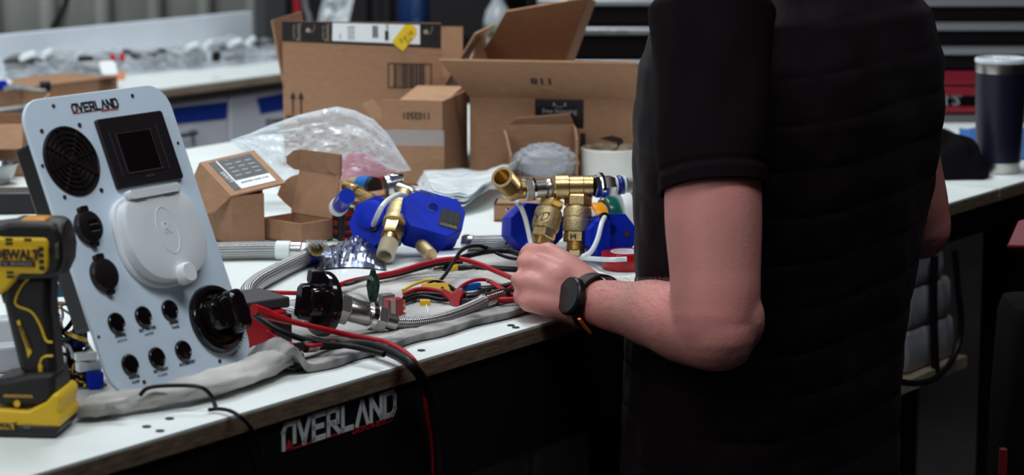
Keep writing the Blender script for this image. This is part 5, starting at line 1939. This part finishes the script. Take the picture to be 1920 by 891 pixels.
# ---- large clear bag with the pink packet
TOP = [(432, 263), (470, 250), (510, 233), (560, 216), (605, 205), (632, 200), (665, 207), (700, 224), (728, 252), (748, 284), (770, 317)]
BOT = [(434, 266), (455, 285), (480, 318), (515, 352), (560, 372), (605, 374), (645, 362), (680, 345), (712, 332), (742, 324), (771, 319)]
bg_ = thing('clear_plastic_bag', 'large crumpled clear plastic bag in front of the cartons', 'bag', T(600, 380))


def bag(side_):
    def f(u, v):
        q = u * (len(TOP) - 1)
        i = min(int(q), len(TOP) - 2)
        k = q - i
        a = (TOP[i][0] + (TOP[i + 1][0] - TOP[i][0]) * k, TOP[i][1] + (TOP[i + 1][1] - TOP[i][1]) * k)
        b = (BOT[i][0] + (BOT[i + 1][0] - BOT[i][0]) * k, BOT[i][1] + (BOT[i + 1][1] - BOT[i][1]) * k)
        px, py = b[0] + (a[0] - b[0]) * v, b[1] + (a[1] - b[1]) * v
        bulge = math.sin(math.pi * min(1, max(0, v))) ** .6 * math.sin(math.pi * u) ** .5
        Y = 3.585 + side_ * (.045 * bulge) + .022 * bulge * rid(u * 5 + v * 2, v * 5, side_ * 3) + .010 * bulge * rid(u * 13, v * 11 + u * 6, side_ * 7)
        p = D(px, py, Y)
        p.z = max(p.z, ZT + .003)
        return p
    return f


for sd in (-1, 1):
    g = G()
    g.sheet(bag(sd), 70, 34)
    o = g.build('bag_front' if sd < 0 else 'bag_back', film, bg_, world=True, angle=.35)
pk = mat('pink_packet', (0.62, 0.10, 0.17), .45)
g = G()
g.sheet(lambda u, v: D(640 + 116 * u, 350 - 66 * v * (.8 + .2 * math.sin(u * 5)) * (1 - .45 * u * u), 3.592 + .003 * rid(u * 4, v * 4, 2)), 24, 14)
tag(g.build('pink_packet', pk, angle=0, solid=.004), 'pink packet showing through the large clear bag', 'packet')

# ---- foil pouch
fo_ = mat('foil', (0.22, 0.24, 0.34), .25, 1.0, var=.3, vscale=30, bump=.5, bscale=80)
g = G()


def foil(u, v):
    px, py = 590 + 134 * u, 509 - 40 * v - 6 * math.sin(u * 3)
    e = (math.sin(math.pi * u) ** .5) * (math.sin(math.pi * v) ** .5)
    base = T(px, py, ZT)
    lump = .017 * math.exp(-((u - .66) / .26) ** 2) + .004
    base.z += .0015 + e * (lump + .006 * rid(u * 6, v * 4, 1) + .003 * rid(u * 15, v * 9, 4))
    base.z = max(base.z, ZT + .0012)
    return base


g.sheet(foil, 60, 34)
tag(g.build('foil_pouch', fo_, angle=.35), 'crumpled dark silver foil pouch lying beside the brass tail of the blue valve', 'pouch')

# ---- stack of zip bags
ol = [(782, 360), (830, 354), (900, 356), (945, 356), (975, 350)], [(800, 398), (835, 402), (872, 402), (905, 392), (948, 366)]
for k in range(5):
    g = G()

    def zb(u, v, k=k):
        q = u * 4
        i = min(int(q), 3)
        t = q - i
        a = [ol[0][i][j] + (ol[0][i + 1][j] - ol[0][i][j]) * t for j in (0, 1)]
        b = [ol[1][i][j] + (ol[1][i + 1][j] - ol[1][i][j]) * t for j in (0, 1)]
        p = T(b[0] + (a[0] - b[0]) * v + k * 3, b[1] + (a[1] - b[1]) * v - k * 1.2, ZT + .002)
        p.z += .012 + k * .0035 + .016 * max(0, u - .45) * 2 + .004 * rid(u * 3 + k, v * 3, k)
        return p
    g.sheet(zb, 26, 14)
    o = tag(g.build('zip_bag', film_w, angle=0, solid=.0003), 'cloudy clear zip bag in the flat stack left of the upright valves', 'bag', 'stack of flat zip bags')
    o.data.shade_smooth()

# ---- bubble wrap
bw_ = thing('bubble_wrap', 'crumpled clear bubble wrap sticking out of the small open carton', 'bubble wrap', T(1024, 344))
cb = D(1022, 306, 3.765)
g = G()


def bub(u, v):
    t, p = 2 * math.pi * u, math.pi * (v - .5)
    d = Vector((math.cos(p) * math.cos(t), math.cos(p) * math.sin(t), math.sin(p)))
    r = 1 + .18 * rid(d.x * 2.2, d.y * 2.2, d.z * 2.2) + .10 * rid(d.x * 7, d.y * 7, d.z * 7)
    return cb + Vector((d.x * .044, d.y * .024, d.z * .027)) * r


g.sheet(bub, 56, 28, close_u=True)
o = g.build('wrap_outer', film_b, bw_, world=True, angle=.5)
g = G()
g.sheet(lambda u, v: cb + (bub((u + .3) % 1, v) - cb) * .72, 40, 20, close_u=True)
g.build('wrap_inner', film_b, bw_, world=True, angle=.5)

# ---- white cup
cm = mat('cream_ceramic', (0.66, 0.64, 0.60), .35, var=.08, vscale=18)
c = T(1146, 350)
cu = thing('ceramic_pot', 'cream ceramic pot with brown-stained rim behind the upright valves', 'pot', c)
g = G(at(c))
g.lathe([(.044, 0), (.047, .004), (.0495, .02), (.0495, .058), (.0492, .062), (.0470, .0635), (.0450, .060), (.0445, .02), (.001, .012)], 48, caps=False)
g.build('pot_wall', cm, cu, world=True)
g = G(at(c))
g.lathe([(.0470, .0637), (.0455, .0628), (.0447, .058), (.0443, .040)], 48, caps=False)
g.build('stained_rim', mat('rim_stain', (.42, .30, .21), .5, var=.4, vscale=60), cu, world=True)

# ================================================================== right end of the bench
c = T(1871, 322)
tu = thing('steel_tumbler', 'navy insulated steel tumbler with clear lid at the right end of the bench', 'tumbler', c)
navy = mat('navy_coat', (0.006, 0.006, 0.018), .4, bump=.05, bscale=900)
g = G(at(c))
g.lathe([(.034, 0), (.0355, .002), (.0362, .016), (.0366, .018)], 40)
g.build('steel_base', steel, tu, world=True)
g = G(at(c))
g.lathe([(.0368, .018), (.0385, .06), (.0415, .13), (.0425, .166)], 44)
g.build('navy_body', navy, tu, world=True)
g = G(at(c))
g.lathe([(.0424, .166), (.0432, .178), (.0428, .182), (.040, .182)], 44)
g.build('steel_rim', steel, tu, world=True)
g = G(at(c))
g.lathe([(.041, .181), (.0436, .183), (.0440, .187), (.0425, .190), (.038, .190), (.037, .186), (.002, .186)], 44, caps=False)
g.build('clear_lid', filmmat('lid_plastic', clear=.5, rough=.05), tu, world=True)
g = G(at(c))
g.cbox((.0, .008, .189), (.026, .018, .006))
g.build('lid_slider', filmmat('slider_plastic', clear=.4, rough=.1), tu, world=True, bevel=.002)
# dark soft case beside it
g = G()
cc = T(1794, 338)
cc.y += .045


def cap_(u, v):
    t = 2 * math.pi * u
    p = math.pi / 2 * v
    r = 1 + .12 * noise.noise(Vector((math.cos(t) * 2, math.sin(t) * 2, v * 3)))
    x = math.copysign(abs(math.cos(t)) ** .7, math.cos(t)) * .060 * math.cos(p) ** .5 * r
    y = math.copysign(abs(math.sin(t)) ** .7, math.sin(t)) * .045 * math.cos(p) ** .5 * r
    return (cc.x + x, cc.y + y, ZT + .0008 + (.068 - .35 * x) * math.sin(p) * r)


g.sheet(cap_, 40, 14, close_u=True)
tag(g.build('soft_case', mat('black_nylon', (.004, .003, .004), .8, spec=.1, bump=.4, bscale=300), angle=.8), 'slumped black soft case between the man and the tumbler', 'case')
gl = thing('safety_glasses', 'clear-lensed safety glasses lying behind the black soft case', 'glasses', T(1778, 268))
g = G()
P = spline([D(1752, 240, 4.15), D(1775, 246, 4.12), D(1797, 262, 4.08)], 8)
g.tube(P, .008, 10, flat=.4)
g.build('lens', mat('lens_grey', (.18, .19, .21), .08, spec=.9), gl, world=True)
g = G()
g.tube(spline([D(1797, 262, 4.08), D(1800, 275, 4.10), D(1780, 282, 4.15)], 6), .004, 8)
g.build('temple', black_pl, gl, world=True)
g = G()
bcl = mat('blue_cloth', (.035, .12, .36), .9, var=.1, vscale=30)
g.sheet(lambda u, v: (lambda p: (p.x, p.y, ZT + .003 + .035 * math.sin(math.pi * v) * (.6 + .4 * rid(u * 3, v * 2, 5))))(T(1798 + 130 * u, 300 - 42 * v)), 30, 16)
tag(g.build('blue_cloth', bcl, angle=0, solid=.002), 'blue shop cloth crumpled behind the tumbler', 'cloth')

# ---- red and black tool chest on the bench behind
xa, xb_, yf = .42, 1.20, 4.62
tc = thing('red_tool_chest', 'red and black tool chest with silver handles standing behind the tumbler', 'tool chest', Vector(((xa + xb_) / 2, yf, ZT)))
red_en = mat('red_enamel', (.20, .006, .016), .3)
chest_bk = mat('chest_black', (.006, .003, .004), .5, spec=.12)
g = G()
g.box((xa, yf + .02, ZT + .0005), (xb_, yf + .32, ZT + .52))
g.build('chest_body', chest_bk, tc, world=True, bevel=.004)
hz = lambda py: 1.62 - (py + 331) / 4500 * yf * .985
silver = mat('silver_trim', (.42, .42, .44), .4, .8)
for y0, y1, m in ((216, 203, red_en), (182, 164, red_en), (161, 134, red_en)):
    g = G()
    g.box((xa + .01, yf, hz(y0)), (xb_ - .01, yf + .02, hz(y1)))
    g.build('red_drawer', m, tc, world=True, bevel=.003)
g = G()
g.box((xa, yf - .005, ZT + .0006), (xb_, yf + .02, hz(219)))
g.build('grey_plinth', mat('plinth_grey', (.10, .10, .105), .5), tc, world=True)
bz = (hz(202) + hz(183)) / 2
text("OWNER'S", .030, frame(Vector((.795, yf + .012, bz)), Vector((1, 0, 0)), ZV, Vector((0, -1, 0))), silver, tc, 'badge_lettering', shear=.25, bold=.0006, world=True, sx=1.1)
for y0, y1 in ((129, 88), (84, 42), (38, -4), (-8, -60)):
    g = G()
    g.box((xa + .01, yf, hz(y0)), (xb_ - .01, yf + .02, hz(y1)))
    dw = g.build('black_drawer', chest_bk, tc, world=True, bevel=.003)
    g = G()
    zt_ = hz(y1)
    g.add([(xa + .02, yf, zt_ + .002), (xb_ - .02, yf, zt_ + .002), (xb_ - .02, yf - .014, zt_ - .004), (xa + .02, yf - .014, zt_ - .004), (xa + .02, yf, zt_ - .016), (xb_ - .02, yf, zt_ - .016), (xb_ - .02, yf - .014, zt_ - .013), (xa + .02, yf - .014, zt_ - .013)],
          [(0, 3, 2, 1), (3, 7, 6, 2), (7, 4, 5, 6), (4, 0, 1, 5), (0, 4, 7, 3), (1, 2, 6, 5)])
    g.build('drawer_pull', silver, dw, world=True)

# ================================================================== background
# ---- black tool chest behind the cartons
yf = 5.75
ch = thing('black_tool_chest', 'tall black tool chest with silver pulls behind the large open carton', 'tool chest', Vector((.35, yf, 0)))
g = G()
g.box((.04, yf + .02, .02), (.66, yf + .5, 1.78))
g.build('chest_body', chest_bk, ch, world=True, bevel=.004)
hz = lambda py: 1.62 - (py + 331) / 4500 * yf * .985
edges = [170, 112, 49, -6, -62]
for y0, y1 in zip(edges[:-1], edges[1:]):
    g = G()
    g.box((.05, yf, hz(y0 - 3)), (.65, yf + .02, hz(y1)))
    dw = g.build('black_drawer', chest_bk, ch, world=True, bevel=.003)
    z1 = hz(y1)
    g = G()
    g.box((.06, yf - .016, z1 - .019), (.64, yf - .0005, z1 - .002))
    pl_ = g.build('drawer_pull', silver, dw, world=True, bevel=.003)
    if y1 == 49:
        text('SOCKETS  MISC', .012, frame(Vector((.225, yf - .0165, z1 - .0105)), Vector((1, 0, 0)), ZV, Vector((0, -1, 0))), ink, dw, 'handwritten_mark', shear=.3, world=True, sx=1.3)
# ---- dark cabinet and the things before it
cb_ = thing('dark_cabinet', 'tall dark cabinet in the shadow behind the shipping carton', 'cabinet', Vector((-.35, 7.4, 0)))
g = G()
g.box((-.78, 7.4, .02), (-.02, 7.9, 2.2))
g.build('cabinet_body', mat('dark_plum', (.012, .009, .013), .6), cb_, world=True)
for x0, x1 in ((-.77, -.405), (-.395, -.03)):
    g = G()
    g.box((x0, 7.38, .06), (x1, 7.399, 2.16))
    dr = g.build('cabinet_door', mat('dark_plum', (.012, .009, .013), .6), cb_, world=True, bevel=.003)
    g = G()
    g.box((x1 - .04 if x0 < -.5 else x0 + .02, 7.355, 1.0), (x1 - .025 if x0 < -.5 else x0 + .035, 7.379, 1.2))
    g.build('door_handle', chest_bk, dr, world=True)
ct = thing('black_cart', 'black cart standing behind the shipping carton', 'cart', Vector((-.25, 6.4, 0)))
g = G()
g.box((-.62, 6.32, 1.0), (.0, 6.75, 1.03))
g.build('cart_top', chest_bk, ct, world=True)
for x in (-.60, -.04):
    for y in (6.34, 6.71):
        g = G()
        g.box((x, y, 0), (x + .03, y + .03, 1.0))
        g.build('leg', chest_bk, ct, world=True)
rp_ = thing('red_post', 'red upright clamp bar standing on the cart', 'clamp', D(556, 60, 6.45) * 1)
b0, b1 = D(560, 70, 6.45), D(553, -40, 6.45)
b0.z = 1.03
g = G()
g.tube([b0, b1 + Vector((0, 0, .1))], .011, 10)
g.build('red_bar', mat('red_bar', (.36, .012, .03), .4), rp_, world=True)
g = G()
g.box((b0.x - .05, 6.42, 1.0305), (b0.x + .05, 6.50, 1.05))
g.build('bar_foot', chest_bk, rp_, world=True)
g = G()
c = D(590, 50, 6.5)
g.tube(spline([Vector((c.x - .03, 6.5, 1.034)), D(580, 40, 6.5), D(572, 10, 6.5), D(575, -30, 6.5), D(590, -60, 6.5)], 8), .008, 10)
tag(g.build('grey_hose', mat('grey_rubber', (.22, .22, .23), .5)), 'grey hose curving up beside the red clamp bar', 'hose')
g = G()


def gb(u, v):
    p = D(598 + 58 * u + 20 * (v - .5), 75 - 90 * v, 6.42 + .03 * math.sin(u * 3.1) * rid(u * 3, v * 3, 2))
    p.z = max(p.z, 1.032)
    return p


g.sheet(gb, 20, 20)
tag(g.build('shiny_bag', filmmat('bright_film', (.9, .95, .97), clear=.25, rough=.12), angle=.8), 'bright clear plastic bag catching the light behind the shipping carton', 'bag')
bj = D(775, 60, 6.5)
bjt = thing('blue_jug', 'tall dark blue jug standing behind the shipping label', 'jug', Vector((bj.x, 6.5, 1.03)))
g = G(at((bj.x, 6.5, 1.031)))
g.lathe([(.040, 0), (.044, .006), (.044, .16), (.040, .19), (.022, .22), (.020, .26), (.021, .265)], 32)
g.build('jug_body', mat('jug_blue', (.010, .035, .13), .35), bjt, world=True)
text('WATER', .03, frame(Vector((bj.x + .012, 6.4555, 1.11)), ZV, Vector((-1, 0, 0)), Vector((0, -1, 0))), mat('jug_print', (.06, .12, .26), .5), bjt, 'jug_lettering', world=True)
bb = D(933, 72, 6.4)
bbt = thing('green_label_bottle', 'clear bottle with green label beside the tall carton flap', 'bottle', Vector((bb.x, 6.4, 1.03)))
g = G(at((bb.x, 6.4, 1.031)))
g.lathe([(.034, 0), (.037, .005), (.037, .075), (.030, .10), (.014, .125), (.013, .15)], 28)
g.build('bottle_body', filmmat('bottle_plastic', clear=.6, rough=.1), bbt, world=True)
g = G(at((bb.x, 6.4, 1.031)))
g.lathe([(.0375, .03), (.0375, .062)], 28, caps=False)
g.build('green_label', mat('label_green', (.02, .16, .09), .5), bbt, world=True, solid=.0005)
g = G(at((bb.x, 6.4, 1.031)))
g.lathe([(.016, .15), (.016, .175), (.010, .19)], 20)
g.build('bottle_cap', chrome, bbt, world=True)
# ---- cable on the siding
g = G()
wc_ = BM @ Vector((0, WY - .035, 0))
g.tube(spline([PL(a, b, wc_, -N) for a, b in ((132, -40), (125, 0), (116, 22), (103, 44), (92, 66))], 8), .007, 8)
tag(g.build('wall_cable', wire_black), 'black cable hanging down the grey metal siding', 'cable')

# ---- bagged hoses on the rear bench
silb = filmmat('rear_film', (.8, .84, .9), clear=.88, rough=.1, scale=30)
rgr = random.Random(3)
spots = [(40, 152, .10, .10, 'nearest the left edge'), (105, 143, .13, .10, 'left of the white tag'), (185, 147, .13, .11, 'under the white and orange labels'), (268, 139, .14, .11, 'behind the panel lettering'), (345, 133, .13, .11, 'with two bright white tubes'), (425, 126, .13, .10, 'below the white board end'), (492, 118, .11, .10, 'nearest the shipping carton')]
for k, (px, py, w, d, lb_) in enumerate([(a, b - 8, c, d, e) for a, b, c, d, e in spots]):
    c = T(px, py)
    b_ = thing('bagged_hose', 'clear bag of coiled hose on the rear bench, ' + lb_, 'bag', c, 'bagged hoses on the rear bench')
    M = frame(c - N * .005, U, N, ZV)
    hgt = .030 + .008 * (k % 3)
    for side_ in (0, 1):
        g = G(M)

        def f(u, v, side_=side_, k=k):
            e = (math.sin(math.pi * u) * math.sin(math.pi * v)) ** .35
            x, y = (u - .5) * w * 1.0, (v - .5) * d * 1.5
            z = .001 if side_ else .002 + e * (hgt + .016 * rid(u * 4 + k, v * 4, k) + .006 * rid(u * 11, v * 11, k))
            return (x + .01 * noise.noise(Vector((v * 4, k, 1))), y + .012 * noise.noise(Vector((u * 4, k, 2))), max(z, .001))
        g.sheet(f, 26, 22)
        o = g.build('bag_film', silb, b_, world=True, angle=0)
        o.data.shade_smooth()
    for j in range(3):
        r = rgr.uniform(.028, .042)
        pts = []
        for q in range(26):
            t = q / 25 * 2 * math.pi * 1.35 + rgr.uniform(0, .1) + j
            pts.append(M @ Vector((w * .36 * math.cos(t) * (r / .04), d * .42 * math.sin(t) * (r / .04), .014 + j * .012 + .004 * math.sin(t * 2 + k))))
        g = G()
        g.tube(pts, .0085, 8)
        g.build('hose_coil', mat('dark_hose', (.06, .06, .065), .4, .3) if (k + j) % 3 else hose_braid, b_, world=True, angle=1.2)
    if k in (0, 4, 5):
        for dx in (-.03, .035):
            g = G(M)
            g.tube([(dx - .02, -.05, .05), (dx + .02, -.04 + dx * .2, .056)], .008, 8)
            g.build('white_tube', white_pl, b_, world=True)


def rbx(px, py, h, dims, m, parent_i, nm, yaw=0):
    pass


lbls = [(203, 128, .058, (.036, .004, .034), paper, 'white_tag', 'white paper tag on top of the bagged hoses', 'tag', 30, -35),
        (214, 142, .028, (.048, .004, .020), mat('orange_tag', (.62, .22, .10), .5), 'orange_tag', 'orange tag lying against the bagged hoses', 'tag', 10, -20),
        (211, 108, .05, (.012, .012, .016), red_pl, 'red_plug', 'left one of two small red plugs among the bagged hoses', 'plug', 0, 0),
        (229, 107, .05, (.012, .012, .018), red_pl, 'red_plug', 'right one of two small red plugs among the bagged hoses', 'plug', 0, 0),
        (160, 110, .05, (.034, .012, .010), black_pl, 'black_fitting', 'flat black fitting on the bagged hoses below the white board', 'fitting', 10, 0),
        (406, 106, .05, (.018, .016, .020), black_pl, 'black_fitting', 'black fitting near the end of the white board', 'fitting', 0, 0)]
for px, py, h, d, m, nm, lb_, ct_, yw, tl in lbls:
    g = G(at(T(px, py, ZT + h), DG(yw), DG(tl)))
    if nm == 'red_plug':
        g.lathe([(d[0] * .5, -d[2] / 2), (d[0] * .5, d[2] * .3), (d[0] * .35, d[2] / 2)], 14)
    else:
        g.layers(rrect(d[0], d[2], min(d[0], d[2]) * .2, 3), [(-d[1] / 2, 1), (d[1] / 2, 1)], Matrix.Rotation(math.pi / 2, 4, 'X'))
    tag(g.build(nm, m), lb_, ct_)
# ---- plug and lead on the flat carton
zc = ZT + .0345
pl2 = thing('plug_lead', 'coiled lead with black plug lying on the long low carton', 'cable', T(60, 172, zc))
for j in range(3):
    g = G()
    g.tube(spline([T(8, 164 + j * 3, zc + .006), T(35, 160 + j * 3, zc + .006), T(62, 166 + j * 2, zc + .006), T(86, 170, zc + .006)], 8), .0025, 7)
    g.build('lead_strand', mat('grey_wire', (.3, .31, .3), .4), pl2, world=True)
g = G(at(T(85, 171, zc + .001), DG(20)))
g.layers(rrect(.022, .018, .004, 3), [(0, .9), (.004, 1), (.016, 1), (.020, .8)])
g.build('plug', black_pl, pl2, world=True)
g = G(at(T(14, 163, zc + .002), DG(20)))
g.lathe([(.011, 0), (.011, .010), (.008, .014)], 16)
g.build('white_cap', white_pl, pl2, world=True)
g = G(at(T(0, 168, zc + .0006), DG(20)))
g.layers(rrect(.03, .02, .004, 3), [(0, .9), (.004, 1), (.014, 1), (.018, .9)])
tag(g.build('blue_connector', blue_pl), 'dark blue connector at the left end of the long low carton', 'connector')

# ================================================================== under the bench, right
g = G()
P = [PL(a, b, BM @ Vector((0, .012, 0)), -N) for a, b in ((1752, 480), (1750, 560), (1752, 640), (1755, 705))]
g.tube(spline(P, 6), .0065, 8)
tag(g.build('hanging_strap', wire_black), 'straight black strap hanging before the stacked blocks', 'strap')
g = G()
P = [PL(a, b, BM @ Vector((0, -.004, 0)), -N) for a, b in ((1790, 470), (1796, 540), (1802, 600), (1796, 650), (1775, 690), (1745, 714), (1700, 718), (1660, 700), (1640, 650))]
g.tube(spline(P, 8), .0050, 8)
tag(g.build('hanging_cable', wire_black), 'black cable hanging in a loop before the stacked blocks', 'cable')
rc_ = thing('red_tool_box', 'red steel tool box on the floor stand under the right end of the bench', 'tool box', BM @ Matrix.Translation((1.55, .16, 0)))
g = G()
g.box((-.20, 0, .42), (.24, .30, .66))
g.build('box_body', red_en, rc_, bevel=.006)
g = G()
g.box((-.205, -.005, .661), (.245, .305, .700))
g.build('box_lid', red_en, rc_, bevel=.006)
g = G()
g.tube(spline([(-.05, .15, .70), (-.04, .15, .728), (.08, .15, .728), (.09, .15, .70)], 5), .007, 8)
g.build('carry_handle', chest_bk, rc_)
g = G()
g.box((-.22, -.02, 0), (.26, .32, .419))
g.build('stand', chest_bk, rc_, bevel=.01)
bgx = thing('tool_bag', 'tall black tool bag with red flap and red stripe at the right edge', 'bag', D(1935, 880, 3.05))
bx = D(1935, 700, 3.05)
g = G(at((bx.x + .05, 3.1, 0)))
g.layers(rrect(.17, .16, .03, 4), [(.001, .95), (.03, 1), (.60, 1.0), (.86, .98), (.98, .92), (1.0, .85)])
g.build('bag_body', mat('bag_black', (.005, .004, .005), .8, spec=.1, bump=.3, bscale=200), bgx, world=True)
g = G()
slab3(g, [D(1886, 462, 3.03), D(1960, 462, 3.0), D(1960, 400, 3.06), D(1908, 412, 3.06)], .012)
g.build('red_flap', mat('red_nylon', (.16, .004, .010), .6), bgx, world=True, bevel=.003)
g = G()
g.add([], [])
x0 = D(1875, 780, 3.03)
g.box((x0.x, 3.018, .60), (x0.x + .009, 3.030, .82))
g.build('red_stripe', mat('red_nylon', (.16, .004, .010), .6), bgx, world=True)
